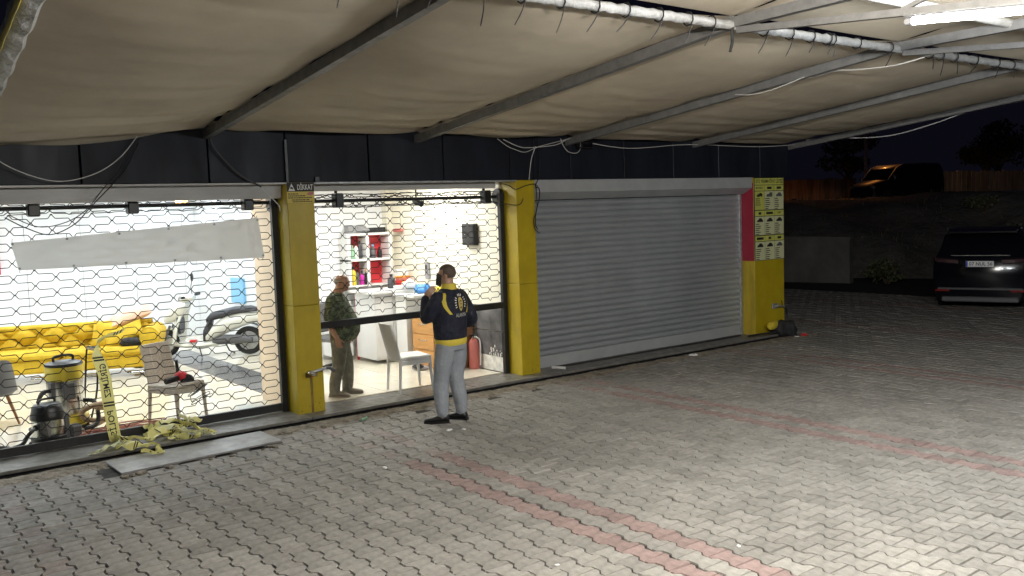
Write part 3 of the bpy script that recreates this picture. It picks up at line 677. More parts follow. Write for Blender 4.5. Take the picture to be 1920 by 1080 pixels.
# wall taps
t = thing('water_tap', 'rusty outdoor water tap with brass valve low on the first yellow pillar', 'tap', (.17, 0, .47))
MB().tube([(-.03, .0, 0), (-.03, -.07, 0), (.02, -.09, .01), (.15, -.09, .03)], .017, 10).build('pipe', 'galv', t, True)
b = MB(); b.lathe([(.022, -.11), (.027, -.09), (.027, -.06), (.018, -.04)], (-.05, 0, 0), 12, 0, 'y'); b.lathe([(.02, -.14), (.024, -.12), (.024, -.09)], (-.02, 0, -.02), 12, 0, 'y'); b.build('valve', 'steel', t, True)
MB().tube([(.15, -.09, .03), (.2, -.09, .025), (.26, -.08, -.015)], .021, 10).build('hose_stub', 'grey', t, True)
MB().tube([(-.01, -.09, -.02), (-.005, -.085, -.05), (-.005, -.03, -.06)], .006, 6).build('handle', 'redp', t)
rs = MB().box(.155, .185, -.0025, -.0005, -.02, .42); rs.box(.10, .25, -.0022, -.0006, .40, .455); tag(rs.build('rust_stain', M('rust_stain', (.20,.13,.03), .7, noise=(14,.5), stretch=(1,1,.3)), None), 'brown rust streak running down the pillar below the tap', 'stain')
t = thing('hose_bib', 'tap with a black hose on the far yellow pillar', 'tap', (8.78, 0, .43))
MB().bbox(-.08, .06, -.02, -.001, -.04, .05, .004).build('wall_plate', 'galv', t)
MB().tube([(0, -.02, .0), (0, -.07, .01), (.1, -.08, 0), (.2, -.06, -.02)], .016, 8).build('spout', 'galv', t, True)
MB().tube([(.10, -.08, .0), (.09, -.085, .06), (.075, -.085, .10)], .007, 6).build('handle', 'blackp', t)
MB().tube(smoothpts([(.2, -.06, -.02), (.26, -.05, -.1), (.27, -.06, -.3), (.2, -.1, -.47)], 5), .014, 8).build('hose', 'cable_b', t, True)

# ------------------------------------------------------------------ the hall: sofa, scooter, chair, vacuum cleaners
sdir = Vector((1.867, -.823, 0)).normalized(); srz = math.atan2(sdir.y, sdir.x)
t = thing('sofa', 'mustard yellow velvet sofa with buttoned back and rolled arms in the left hall', 'sofa', (-1.44, 4.98, 0), srz)
SL = 1.16
def tuft(x, z):
    i = x/.21; j = z/.155; a = abs(math.sin(math.pi*(i+j)/2)); bq = abs(math.sin(math.pi*(i-j)/2)); return .085*(min(a, bq))**.5
def bk(u, v):
    x = -SL+2*SL*u; z = .40+.34*v; return (x, .18-.04*v+.05-tuft(x, z)-.09*max(0, v-.85)**.5*-.6, z)
b = MB().grid(bk, 96, 26); 
def bt(u, v): a = math.pi*v; return (-SL+2*SL*u, .24-.0-.06*math.cos(a), .74+.05*math.sin(a))
b.grid(bt, 40, 8); b.add([(-SL,.30,.74),(SL,.30,.74),(SL,.34,.12),(-SL,.34,.12)], [(0,1,2,3)])
b.build('backrest', 'sofa', t, True)
b = MB(); 
for i in range(-5, 6):
    for j in (0, 1): 
        x = (i*.42+(.21 if j else 0)); z = .465+j*.155
        if abs(x) < SL-.05: b.ell((x, .205-.04*j, z), .012, .01, .012, 8)
b.build('button', 'sofa', t, True, kind='stuff')
MB().bbox(-SL, SL, -.42, .2, .14, .34, .03).build('base', 'sofa', t, True)
for x0, x1 in ((-SL+.01, -.01), (.01, SL-.01)): MB().bbox(x0, x1, -.46, .14, .33, .45, .045).build('seat_cushion', 'sofa', t, True)
for s in (-1, 1):
    b = MB(); pr = []
    for k in range(15):
        a = -.4+k/14*(math.pi+1.0); pr.append((s*(SL+.05)+s*.14*math.cos(a), .59+.14*math.sin(a)))
    pr += [(s*(SL-.07), .14), (s*(SL+.08), .14)]
    b.prism(pr, 'y', -.46, .30); b.build('armrest', 'sofa', t, True)
    b = MB(); b.lathe([(.002, -.012), (.10, -.010), (.112, 0)], (s*(SL+.05), -.46, .59), 20, 0, 'y'); b.box(s*(SL+.005)-.05, s*(SL+.005)+.05, -.472, -.461, .16, .5); b.build('arm_front', 'sofa', t, True)
for s in (-.98, -.3, .42, 1.0): MB().tube([(s-.14, -.36, .06), (s+.14, -.36, .06)], .03, 10).build('leg', 'chrome', t, True)
for s in (-.98, 1.0): MB().tube([(s-.14, .2, .06), (s+.14, .2, .06)], .03, 10).build('leg', 'chrome', t, True)
sof = t
def on(tm, x, y, z): return tm.matrix_basis @ Vector((x, y, z))
bpy.context.view_layer.update()
def cushion(name, mat, loc, size, rot, label, cat='cushion'):
    a, bq, c = size
    def f(u, v, s):
        x, y = 2*u-1, 2*v-1; h = (max(0, (1-x**4)*(1-y**4)))**.6; return (x*a*(1-.12*(1-abs(y))*0-.06*(1-y*y)*abs(x)), y*bq*(1-.06*(1-x*x)), s*c*h)
    m = MB(); m.grid(lambda u, v: f(u, v, 1), 16, 16); m.grid(lambda u, v: f(u, v, -1), 16, 16)
    o = m.build(name, mat, None, True); o.location = loc; o.rotation_euler = rot; return tag(o, label, cat)
cushion('cushion', 'pillow', on(sof, .88, .12, .86), (.30, .17, .08), (R(15), R(-17), srz+R(10)), 'pale peach cushion lying on top of the sofa back')
cushion('cushion', 'sofa', on(sof, .55, -.02, .60), (.21, .21, .09), (R(72), R(8), srz), 'yellow cushion upright on the sofa behind the tape')
cushion('cushion', 'sofa', on(sof, .80, -.12, .60), (.30, .14, .08), (R(55), R(-22), srz), 'yellow bolster leaning against the right sofa arm')
cushion('dark_bag', 'dark', on(sof, .92, -.25, .50), (.15, .10, .07), (0, 0, srz), 'black bag lying on the right end of the sofa seat', 'bag')

# scooter
t = thing('scooter', 'white scooter with charcoal seat parked in the hall behind the chair', 'scooter', (.76, 5.41, 0), math.atan2(.6, -.8)); t.scale = (1.1, 1.1, 1.03)
def wheel(xc, nm):   # local x forward
    w = MB(); pr = []
    for k in range(11): a = math.pi*2*k/10; pr.append((.185+.045*math.cos(a), .048*math.sin(a)))
    m = MB(); m.lathe(pr, (xc, 0, .232), 30, 0, 'y'); o = m.build(nm, 'rubber', t, True)
    m = MB(); m.lathe([(.145,-.03),(.16,-.032),(.16,.032),(.145,.03)], (xc, 0, .232), 28, 0, 'y')
    for k in range(5):
        a = 2*math.pi*k/5+.3; p = (xc+.15*math.cos(a), 0, .232+.15*math.sin(a)); m.tube([(xc, 0, .232), p], [.022, .014], 6)
    m.lathe([(.035,-.05),(.045,0),(.035,.05)], (xc, 0, .232), 14, 0, 'y'); m.build('rim', 'galv', o, True); return o
wheel(-.64, 'rear_wheel'); wheel(.64, 'front_wheel')
def el(x, z, hw, hz, yo=0, n=14, p=2.4): return [(x, yo+hw*math.copysign(abs(math.cos(a))**(2/p), math.cos(a)), z+hz*math.copysign(abs(math.sin(a))**(2/p), math.sin(a))) for a in [2*math.pi*k/n for k in range(n)]]
MB().loft([el(-.95,.66,.05,.03), el(-.85,.62,.10,.07), el(-.55,.58,.14,.12), el(-.30,.50,.15,.15), el(-.12,.38,.14,.12), el(-.02,.30,.12,.06)]).build('rear_cowl', 'moto', t, True)
MB().loft([el(.50,.22,.10,.04), el(.30,.19,.14,.045), el(.0,.19,.15,.05), el(-.20,.22,.13,.05)]).build('footboard', 'moto', t, True)
b = MB()
def shd(u, v):
    y = (u-.5)*2; w = .21*(1-.35*v**2)*(.75+.25*math.sin(math.pi*min(1, v+.25))); z = .24+.62*v; return (.46-.16*v+.07*y*y*-1+.03*math.sin(v*3), y*w, z)
b.grid(shd, 14, 16); b.grid(lambda u, v: (shd(u, v)[0]+.05*(1-(2*u-1)**2)+.012, shd(u, v)[1], shd(u, v)[2]), 14, 16); b.build('leg_shield', 'moto', t, True)
MB().loft([el(.63,.60,.02,.03), el(.59,.64,.10,.09), el(.48,.71,.15,.14), el(.36,.78,.15,.14), el(.26,.84,.12,.08)]).build('nose_cowl', 'moto', t, True)
MB().loft([el(.36,.93,.07,.05), el(.30,.95,.14,.075), el(.20,.96,.14,.06), el(.15,.96,.08,.03)]).build('handlebar_cowl', 'moto', t, True)
MB().ell((.36,0,.94), .03, .07, .045, 12).build('headlight', 'lensclear', t, True)
m = MB()
for k in range(13):
    a = R(10+k*12); 
m.grid(lambda u, v: (.64+.275*math.cos(R(25)+u*R(130)), (v-.5)*.15*(1-.2*abs(2*u-1)), .232+.275*math.sin(R(25)+u*R(130))-.03*(2*v-1)**2), 16, 6); m.build('front_fender', 'moto', t, True)
for s in (-1, 1): MB().tube([(.64, s*.075, .232), (.52, s*.075, .52)], .02, 8).build('fork', 'grey', t)
MB().tube([(.22, -.36, .99), (.25, -.15, .97), (.25, .15, .97), (.22, .36, .99)], .016, 8).build('handlebar', 'greyl', t, True)
for s in (-1, 1):
    MB().tube([(.22, s*.25, .985), (.20, s*.37, .99)], .022, 8).build('grip', 'rubber', t)
    if s > 0: continue
    MB().tube([(.25, s*.2, .99), (.28, s*.24, 1.1), (.27, s*.27, 1.22)], .006, 6).build('mirror_stem', 'blackp', t)
    MB().ell((.27, s*.29, 1.27), .018, .055, .07, 12).build('mirror', 'blackp', t, True)
MB().loft([el(-.82,.73,.07,.03), el(-.70,.75,.12,.05), el(-.45,.73,.14,.06), el(-.25,.68,.14,.07), el(-.10,.64,.12,.07), el(-.03,.58,.08,.05)]).build('seat', 'seatblk', t, True)
MB().loft([el(-.10,.62,.10,.06), el(-.06,.48,.12,.13), el(.02,.35,.11,.10), el(.03,.27,.09,.03)]).build('under_seat', 'seatblk', t, True)
MB().loft([el(.40,.55,.13,.18), el(.36,.55,.12,.17)]).build('inner_shield', 'seatblk', t, True)
MB().loft([el(-.72,.25,.04,.04,.10), el(-.55,.27,.06,.07,.10), el(-.30,.27,.07,.08,.09), el(-.12,.24,.05,.05,.08)]).build('engine', 'grey', t, True)
MB().tube([(-.30, -.14, .26), (-.55, -.15, .30), (-.92, -.15, .36)], [.03, .055, .05], 12).build('exhaust', 'galv', t, True)
m = MB().grid(lambda u, v: (-.64+.285*math.cos(R(70)+u*R(95)), (v-.5)*.14, .232+.285*math.sin(R(70)+u*R(95))), 14, 4); m.build('rear_fender', 'grey', t, True)
MB().tube([(-.70, -.09, .72), (-.88, -.10, .78), (-1.02, -.06, .80), (-1.02, .06, .80), (-.88, .10, .78), (-.70, .09, .72)], .013, 8).build('rack', 'grey', t, True)
MB().bbox(-1.06, -.90, -.09, .09, .81, .96, .02).build('rack_box', 'grey', t)
MB().ell((-.97, 0, .64), .03, .07, .03, 10).build('tail_lamp', 'redp', t, True); MB().ell((-.90, .09, .585), .03, .02, .018, 8).build('indicator', 'orange', t, True)
MB().box(-1.02, -.985, -.08, .08, .40, .54).build('mud_flap', 'blackp', t)
MB().tube([(-.25, -.08, .2), (-.30, -.10, .06), (-.38, -.12, .01)], .012, 6).build('centre_stand', 'blackp', t); MB().tube([(.08, .12, .17), (.02, .20, .01)], .01, 6).build('side_stand', 'blackp', t)
MB().bbox(.12, .22, .06, .15, .245, .285, .01).build('red_cover', 'redp', t)

# framed print and loose stuff in the hall
t = tag(MB().box(1.55, 1.598, 5.75, 6.35, .78, 1.22).build('poster', 'bluel', None), 'pale blue poster on the hall wall above the scooter tail', 'poster')
def wchair(loc, rz, label, mat, frame, w=.43, d=.44, hb=.88):
    """local +y is the way the sitter looks"""
    t = thing('wicker_chair', label, 'chair', loc, rz, None)
    sw, sd = w/2, d/2
    b = MB(); b.bbox(-sw, sw, -sd, sd, .41, .455, .012); b.build('seat', mat, t)
    m = MB()
    def f(u, v): 
        return ((u-.5)*(w-.02)*(1-.04*v), -sd+.02-.12*v-.03*math.sin(math.pi*u)+.0025*(1 if int(u*44) % 2 else -1)+.0015*math.sin(v*140), .40+(hb-.40)*v)
    m.grid(f, 44, 60); m.grid(lambda u, v: tuple(Vector(f(u, v))+Vector((0, .022, 0))), 44, 60); 
    for e in (0, 1): m.grid(lambda u, v, e=e: tuple(Vector(f(e, v))+Vector((0, .022*u, 0))), 1, 60)
    m.grid(lambda u, v: tuple(Vector(f(u, 1))+Vector((0, .022*v, 0))), 44, 1); m.build('backrest', mat, t, fix=False)
    for sx, sy in ((-1,-1),(1,-1),(-1,1),(1,1)):
        x, y = sx*(sw-.022), sy*(sd-.022); MB().tube([(x+sx*.012, y+sy*.03, 0), (x, y, .42)], [.017, .023], 8).build('leg', frame, t, True)
    b = MB(); b.bbox(-sw+.005, sw-.005, sd-.018, sd+.003, .355, .412, .004); b.bbox(-sw-.002, -sw+.016, -sd, sd, .355, .412, .004); b.bbox(sw-.016, sw+.002, -sd, sd, .355, .412, .004); b.build('apron', frame, t)
    return t
tc1 = wchair((-1.165, .655, 0), math.atan2(.365, .18)-math.pi/2-math.pi+R(0) if False else R(-154), 'taupe wicker chair with a red and black polisher on its seat behind the left grille', 'wicker', 'wicker')
tc2 = wchair((1.64, .27, 0), R(-97), 'white wicker chair standing under the half open grille', 'wicker_w', 'wicker_w')

# power tool on the chair
t = thing('polisher', 'red and black hand polisher lying on the taupe wicker chair seat', 'power tool', (-1.12, .60, .456))
MB().ell((0, 0, .065), .075, .07, .06, 14).build('body', 'redp', t, True); MB().tube([(-.05, -.03, .05), (-.2, -.09, .04)], .034, 10).build('motor', 'blackp', t, True)
MB().tube([(-.03, .02, .10), (-.035, .03, .25)], .018, 8).build('side_handle', 'blackp', t, True); MB().lathe([(.05, 0), (.075, .005), (.075, .02), (.04, .03)], (.05, -.06, .01), 16, 0, 'y').build('pad', 'rubber', t, True)
rp = []
for k in range(60):
    a = k*.55; rp.append((.10+.12*math.cos(a)+.0012*k, -.05+.07*math.sin(a*1.1)-.09*(1 if k > 12 else k/12), .02-.0*k if k < 10 else -.05-.09*math.sin(a*.5)**2-.002*k*(1 if k > 40 else 0)))
MB().tube(smoothpts(rp, 3), .0045, 5).build('cord', 'cable_b', t, True)

# vacuum cleaners
def hose(pts, r, mat, par, name='hose', n=5):
    P = smoothpts(pts, n*2); return MB().tube(P, [r*(1.06 if k % 2 else .94) for k in range(len(P))], 8).build(name, mat, par, True)
t = thing('vacuum_cleaner', 'small steel vacuum cleaner with black motor head standing behind the left grille', 'vacuum cleaner', (-2.5, .60, 0), R(15))
MB().lathe([(.16,.03),(.17,.045),(.17,.09),(.15,.10)], n=24).build('base_ring', 'blackp', t, True); MB().lathe([(.148,.095),(.155,.10),(.155,.27),(.148,.275)], n=28).build('drum', 'steel', t, True)
MB().lathe([(.16,.268),(.168,.28),(.165,.31),(.15,.36),(.145,.40),(.12,.425),(.05,.435)], n=24).build('motor_head', 'blackp', t, True)
b = MB().tube(smoothpts([(-.08,0,.42),(-.07,0,.47),(.07,0,.47),(.08,0,.42)], 4), .012, 8); b.build('handle', 'blackp', t, True)
for a in (30, 150, 270): MB().ell((.165*math.cos(R(a)), .165*math.sin(R(a)), .024), .03, .02, .024, 10).build('caster', 'blackp', t, True)
MB().bbox(.14, .20, -.06, .03, .03, .30, .012).build('tool_holder', 'grey', t); MB().bbox(.19, .31, -.10, .03, .03, .16, .02).build('nozzle', 'grey', t)
MB().tube([(-.12, -.06, .21), (-.17, -.09, .21)], .032, 10).build('inlet', 'blackp', t, True)
hose([(-.17,-.09,.21),(-.24,-.08,.15),(-.28,-.02,.06),(-.42,.02,.03),(-.55,.10,.03),(-.70,.0,.03),(-.62,-.12,.03),(-.4,-.1,.04),(-.5,.06,.06),(-.8,.05,.03)], .02, 'blackp', t)
t = thing('vacuum_cleaner', 'tall steel drum vacuum cleaner with yellow head and trolley handle', 'vacuum cleaner', (-2.20, 1.22, 0), R(10))
MB().lathe([(.20,.05),(.22,.07),(.22,.16),(.19,.18)], n=24).build('base', 'yplastic', t, True); MB().lathe([(.182,.17),(.19,.18),(.19,.56),(.182,.565)], n=30).build('drum', 'steel', t, True)
MB().lathe([(.185,.555),(.197,.57),(.195,.70),(.185,.72)], n=26).build('motor_head', 'yplastic', t, True); MB().lathe([(.187,.712),(.20,.725),(.19,.745),(.12,.765),(.03,.77)], n=26).build('lid', 'blackp', t, True)
MB().tube(smoothpts([(-.10,0,.76),(-.09,0,.82),(.09,0,.82),(.10,0,.76)], 4), .014, 8).build('handle', 'blackp', t, True)
b = MB(); b.bbox(-.19, -.14, -.12, -.02, .38, .56, .01); b.bbox(-.10, .03, -.215, -.17, .36, .54, .012); b.build('latch_box', 'grey', t)
MB().tube(smoothpts([(.20,.05,.1),(.24,.06,.45),(.27,.02,.85),(.26,-.13,.88),(.26,-.26,.86),(.25,-.24,.45),(.22,-.1,.1)], 4), .011, 8).build('trolley_frame', 'blackp', t, True)
MB().tube([(.268,.01,.872),(.262,-.26,.872)], .018, 8).build('grip', 'hose_t', t, True)
for a in (45, 135, 225, 315): MB().lathe([(.02,-.018),(.05,-.015),(.05,.015),(.02,.018)], (.18*math.cos(R(a)), .18*math.sin(R(a)), .05), 12, 0, 'y').build('wheel', 'rubber', t, True)
hose([(-.18,-.08,.46),(-.28,-.10,.46),(-.34,-.10,.32),(-.36,-.08,.12),(-.36,.1,.05)], .022, 'blackp', t)
hose([(.10,-.2,.33),(.2,-.25,.30),(.24,-.24,.14),(.18,-.30,.05),(.05,-.34,.04)], .024, 'blackp', t)
t = hose([(.0,.0,.03),(.14,.06,.06),(.22,-.02,.16),(.16,-.10,.27),(.02,-.12,.28),(-.08,-.06,.22),(-.04,.05,.12),(.1,.08,.07),(.24,0,.12),(.2,-.08,.22),(.06,-.1,.25)], .03, 'hose_t', None, 'coiled_hose'); t.location = (-2.03, .95, .01); tag(t, 'tan suction hose coiled on the floor beside the drum vacuum', 'hose')
rg = random.Random(11)
for q in range(7):
    pts = []; cx, cy, rx, ry = -1.72+rg.uniform(-.12, .12), .56+rg.uniform(-.06, .06), rg.uniform(.3, .5), rg.uniform(.08, .17)
    a0 = rg.random()*6
    for k in range(18): pts.append((cx+rx*math.cos(a0+k*.42)*(1+.1*math.sin(k*2.1)), cy+ry*math.sin(a0+k*.42)*(1+.15*math.sin(k*1.7)), .012+.009*q+.008*abs(math.sin(k*.9))))
    o = MB().tube(smoothpts(pts, 4), .0075, 6).build('extension_cord', 'cable_r', None, True); tag(o, 'red brown extension cord coiled on the tiles, %s of the pile' % ['lowest loop', 'second loop up', 'third loop up', 'middle loop', 'fifth loop up', 'loop just under the top', 'topmost loop'][q], 'cord', 'coiled red brown cords')
# grey tub chair at the left edge
t = thing('tub_chair', 'grey shell chair with wooden legs half out of view at the left edge', 'chair', (-2.83, 2.0, 0), R(30))
b = MB()
def shell(u, v): a = R(-140)+u*R(280); r = .27*(1-.15*v); return (r*math.sin(a), -r*math.cos(a)*1.0, .40+.37*v*(.55+.45*math.cos(a/1.15)**2))
b.grid(shell, 28, 10); b.grid(lambda u, v: tuple(Vector(shell(u, v))*1.0+Vector((shell(u, v)[0]*-.14, shell(u, v)[1]*-.14, 0))), 28, 10); b.build('backrest', 'grey', t, True, fix=False)
MB().lathe([(.05,.36),(.22,.36),(.26,.40),(.25,.45),(.1,.46)], n=22).build('seat', 'grey', t, True)
for a in (45, 135, 225, 315): MB().tube([(.15*math.cos(R(a)), .15*math.sin(R(a)), .37), (.26*math.cos(R(a)), .26*math.sin(R(a)), 0)], [.022, .013], 8).build('leg', 'brown', t, True)
t = tag(MB().bbox(-.03, .03, -.03, .03, 0, .9, .005).build('red_pole', 'redp', None), 'red pole standing against the hall wall at the far left', 'pole'); t.location = (-1.85, 8.2, 1.9-.45)

# ------------------------------------------------------------------ office bay
t = thing('counter', 'white L-shaped reception counter cluttered with bottles and bags', 'counter', (0,0,0))
MB().bbox(2.28, 3.19, 2.32, 2.95, .06, 1.06, .006).build('cabinet', 'white', t)
for x0 in (2.29, 2.59, 2.89): MB().bbox(x0, x0+.29, 2.302, 2.318, .10, 1.02, .003).build('door', 'white', t)
MB().bbox(2.20, 3.19, 2.26, 3.0, 1.062, 1.10, .005).build('worktop', 'whitep', t)
MB().bbox(2.55, 3.19, 1.62, 2.255, 1.02, 1.06, .005).build('worktop', 'whitep', t)
MB().bbox(2.60, 3.18, 1.95, 2.25, .0, 1.018, .006).build('end_panel', 'white', t)
t = thing('drawer_cabinet', 'orange wood drawer cabinet with three handles beside the man on the phone', 'cabinet', (0,0,0))
MB().bbox(2.66, 3.18, 1.07, 1.88, .0, .74, .005).build('body', 'wood', t); MB().bbox(2.62, 3.19, 1.03, 1.90, .742, .775, .004).build('top', 'cream', t)
MB().box(2.66, 3.18, 1.058, 1.068, 0, .738).build('end_panel', 'brown', t)
for z0, z1 in ((.50, .72), (.27, .48), (.04, .25)):
    d = MB().bbox(2.644, 2.658, 1.28, 1.86, z0, z1, .003).build('drawer', 'wood', t)
    MB().tube([(2.644, 1.46, (z0+z1)/2+.03), (2.622, 1.48, (z0+z1)/2+.03), (2.622, 1.66, (z0+z1)/2+.03), (2.644, 1.68, (z0+z1)/2+.03)], .007, 6).build('handle', 'steel', d, True)
t = thing('fridge', 'low white appliance with red and black stickers behind the chair', 'appliance', (0,0,0))
MB().bbox(1.92, 2.24, 2.98, 3.42, .07, .93, .015).build('body', 'white', t)
MB().box(2.17, 2.20, 2.974, 2.978, .38, .44).build('red_sticker', 'redp', t); MB().box(2.19, 2.225, 2.974, 2.978, .30, .36).build('black_sticker', 'print', t); MB().box(2.165, 2.185, 2.974, 2.978, .28, .32).build('black_sticker', 'print', t)
for x in (1.95, 2.21): MB().bbox(x-.02, x+.02, 3.0, 3.06, 0, .068, .004).build('foot', 'grey', t)
t = thing('wall_shelf', 'white wall shelf unit with red back panels crowded with bottles', 'shelf', (0,0,0))
for z in (1.13, 1.545, 1.95): MB().bbox(2.30, 3.06, 3.15, 3.44, z-.018, z+.018, .003).build('shelf_board', 'white', t)
for x in (2.30, 2.63, 3.04): MB().bbox(x, x+.055, 3.15, 3.44, 1.149, 1.93, .003).build('upright', 'white', t)
for x0, x1, z0, z1 in ((2.69, 3.03, 1.565, 1.93), (2.69, 3.03, 1.15, 1.525), (2.52, 2.625, 1.68, 1.93), (2.52, 2.625, 1.30, 1.525)): MB().box(x0, x1, 3.42, 3.438, z0, z1).build('red_back', 'redp', t)
def bottle(x, y, z, h, r, mat, label, cap='blackp'):
    t = thing('bottle', label, 'bottle', (x, y, z)); MB().lathe([(r*.9,0),(r,.01),(r,h*.62),(r*.8,h*.72),(r*.35,h*.80),(r*.35,h*.86)], n=14).build('body', mat, t, True)
    MB().lathe([(r*.42,h*.84),(r*.42,h),(r*.2,h*1.0)], n=10).build('cap', cap, t, True)
bottle(2.43, 3.25, 1.149, .30, .045, 'yplastic', 'tall yellow bottle at the left end of the bottom shelf')
bottle(2.505, 3.25, 1.149, .25, .033, 'grey', 'slim grey bottle beside the yellow bottle on the shelf')
bottle(2.57, 3.23, 1.149, .22, .034, 'purple', 'magenta bottle in the middle of the bottom shelf')
bottle(2.635, 3.20, 1.149, .25, .030, 'dark', 'dark brown bottle right of the magenta bottle', 'orange')
bottle(2.43, 3.25, 1.564, .22, .042, 'green', 'pale green bottle at the left of the upper shelf', 'green')
bottle(2.50, 3.25, 1.564, .25, .035, 'whitep', 'white spray bottle on the upper shelf', 'blackp')
bottle(2.565, 3.25, 1.564, .28, .035, 'seatblk', 'black bottle on the upper shelf left of the divider')
bottle(2.80, 3.26, 1.564, .22, .05, 'grey', 'squat dark jar in front of the upper red panel', 'bluel')
bottle(2.90, 3.22, 1.564, .17, .04, 'blackp', 'small black jar on the upper shelf at the right')
bottle(2.80, 2.70, 1.10, .22, .06, 'seatblk', 'black and white canister standing on the counter')
bottle(2.97, 2.62, 1.10, .12, .035, 'yplastic', 'small yellow bottle on the counter by the red boxes')
bottle(3.03, 1.20, .776, .24, .045, 'whitep', 'white spray bottle on the drawer cabinet by the marble tiles')
def boxobj(name, x, y, z, w, d, h, mat, label, cat='box', rz=0, lid=None):
    t = thing(name, label, cat, (x, y, z), rz); MB().bbox(-w/2, w/2, -d/2, d/2, 0, h, .004).build('body', mat, t)
    MB().bbox(-w/2-.003, w/2+.003, -d/2-.003, d/2+.003, h-.02, h+.004, .003).build('lid', lid or mat, t)
boxobj('carton', 3.03, 2.80, 1.10, .20, .12, .10, 'redp', 'red box on the counter, lower of two')
boxobj('carton', 3.06, 2.79, 1.206, .22, .10, .06, 'redsoft', 'orange red box on top of the red box', rz=.15, lid='orange')
boxobj('carton', 3.05, 2.82, 1.274, .20, .12, .10, 'whitep', 'white box topmost of the red box pile on the counter')
boxobj('tray', 2.85, 2.42, 1.10, .26, .16, .05, 'whitep', 'white tray of small things at the counter front edge', 'tray')
boxobj('carton', 2.45, 3.30, 1.97, .16, .14, .12, 'greyl', 'grey box on top of the shelf, leftmost'); boxobj('carton', 2.85, 3.30, 1.97, .34, .2, .10, 'dark', 'dark case on top of the shelf at the right', lid='whitep')
t = thing('phone_handset', 'dark intercom handset on the wall above the counter', 'intercom', (3.20, 2.25, 1.36)); MB().bbox(-.03, .018, -.05, .05, -.13, .13, .01).build('body', 'greyl', t); MB().box(-.036, -.031, -.03, .03, .02, .09).build('screen', 'blackp', t)
def bagobj(name, mat, loc, s, label, seed):
    r = random.Random(seed); ph = [r.random()*6 for _ in range(6)]
    m = MB(); m.ell((0,0,0), 1, 1, 1, 24); m.v = [(x*s[0]*(1+.18*math.sin(5*y+ph[0])*math.sin(4*z+ph[1])), y*s[1]*(1+.2*math.sin(6*x+ph[2])), max(-s[2]*.6, z*s[2]*(1+.25*math.sin(5*x+ph[3])*math.cos(4*y+ph[4])))) for x, y, z in m.v]
    o = m.build(name, mat, None, True); o.location = loc; return tag(o, label, 'bag')
bagobj('plastic_bag', 'bag', (2.86, 1.86, 1.115), (.13, .12, .085), 'crumpled blue plastic bag on the white counter', 1); bagobj('plastic_bag', 'bagw', (2.78, 2.12, 1.16), (.12, .10, .10), 'crumpled pale plastic bag left of the blue bag', 2)
bagobj('plastic_bag', 'yplastic', (2.98, 1.62, 1.10), (.09, .08, .06), 'small yellow and brown bag at the counter end', 3)
bagobj('clothes_heap', 'greyl', (2.62, 3.28, 2.02), (.15, .12, .07), 'grey bundle lying on top of the shelf unit', 4)
cushion('towel', 'redsoft', (3.16, 3.05, 1.99), (.05, .03, .13), (R(90), 0, 0), 'red striped cloth hanging from the wall conduit', 'towel')
t = thing('fuse_box', 'black box mounted high on the cream wall of the office bay', 'wall box', (3.19, 1.03, 1.92)); MB().bbox(-.05, .028, -.155, .155, -.155, .155, .008).build('housing', 'blackp', t)
MB().bbox(-.056, -.0505, -.14, .14, -.14, .14, .003).build('cover', 'black', t)
for z in (-.06, .0): MB().ell((-.058, .06, z), .004, .006, .006, 8).build('screw', 'steel', t)
t = thing('fire_extinguisher', 'faded red fire extinguisher standing beside the marble tiled wall', 'fire extinguisher', (3.10, .93, 0))
MB().lathe([(.07,0),(.078,.015),(.078,.36),(.06,.41),(.03,.435)], n=20).build('cylinder', 'redsoft', t, True); MB().bbox(-.025, .025, -.02, .02, .435, .48, .006).build('valve', 'steel', t)
MB().bbox(-.06, .02, -.012, .012, .478, .495, .004).build('lever', 'blackp', t); MB().tube(smoothpts([(.02,-.03,.46),(.06,-.07,.40),(.05,-.085,.2),(.045,-.085,.05)], 4), .011, 8).build('hose', 'whitep', t, True)
boxobj('blue_box', 2.60, 2.82, 0, .16, .14, .13, 'blue', 'bright blue box on the tiles under the counter')
t = thing('slippers', 'pair of grey slippers on the tiles by the drawer cabinet', 'slippers', (2.50, 1.42, 0), R(70))
for s in (-.055, .055):
    q = MB().ell((s, 0, .03), .045, .13, .03, 14).build('slipper', 'greyl', t, True); MB().ell((s, .04, .05), .05, .08, .035, 12).build('strap', 'dark', q, True)
t = thing('cctv_camera', 'small black camera hanging from the lintel of the office bay', 'camera', (2.02, .55, 2.36)); MB().tube([(0,0,.55),(0,0,.06)], .01, 6).build('stem', 'blackp', t); MB().tube([(0,.05,.06),(.03,-.09,.0)], .035, 12).build('housing', 'blackp', t, True)
t = thing('office_chair', 'dark office chair back behind the bald man', 'chair', (1.55, 2.6, 0), R(20)); MB().bbox(-.22, .22, -.03, .04, .55, 1.0, .03).build('backrest', 'grey', t); MB().bbox(-.23, .23, -.45, .0, .44, .52, .03).build('seat', 'grey', t)
MB().tube([(0,-.2,.07),(0,-.2,.44)], .03, 10).build('column', 'blackp', t)
for k in range(5): a = k*2*math.pi/5; MB().tube([(0,-.2,.09),(.26*math.cos(a),-.2+.26*math.sin(a),.04)], [.025,.018], 8).build('leg', 'blackp', t)
MB().bbox(2.30, 2.33, 2.97, 3.0, 0, 1.0, .003).build('red_bar', 'redp', B)

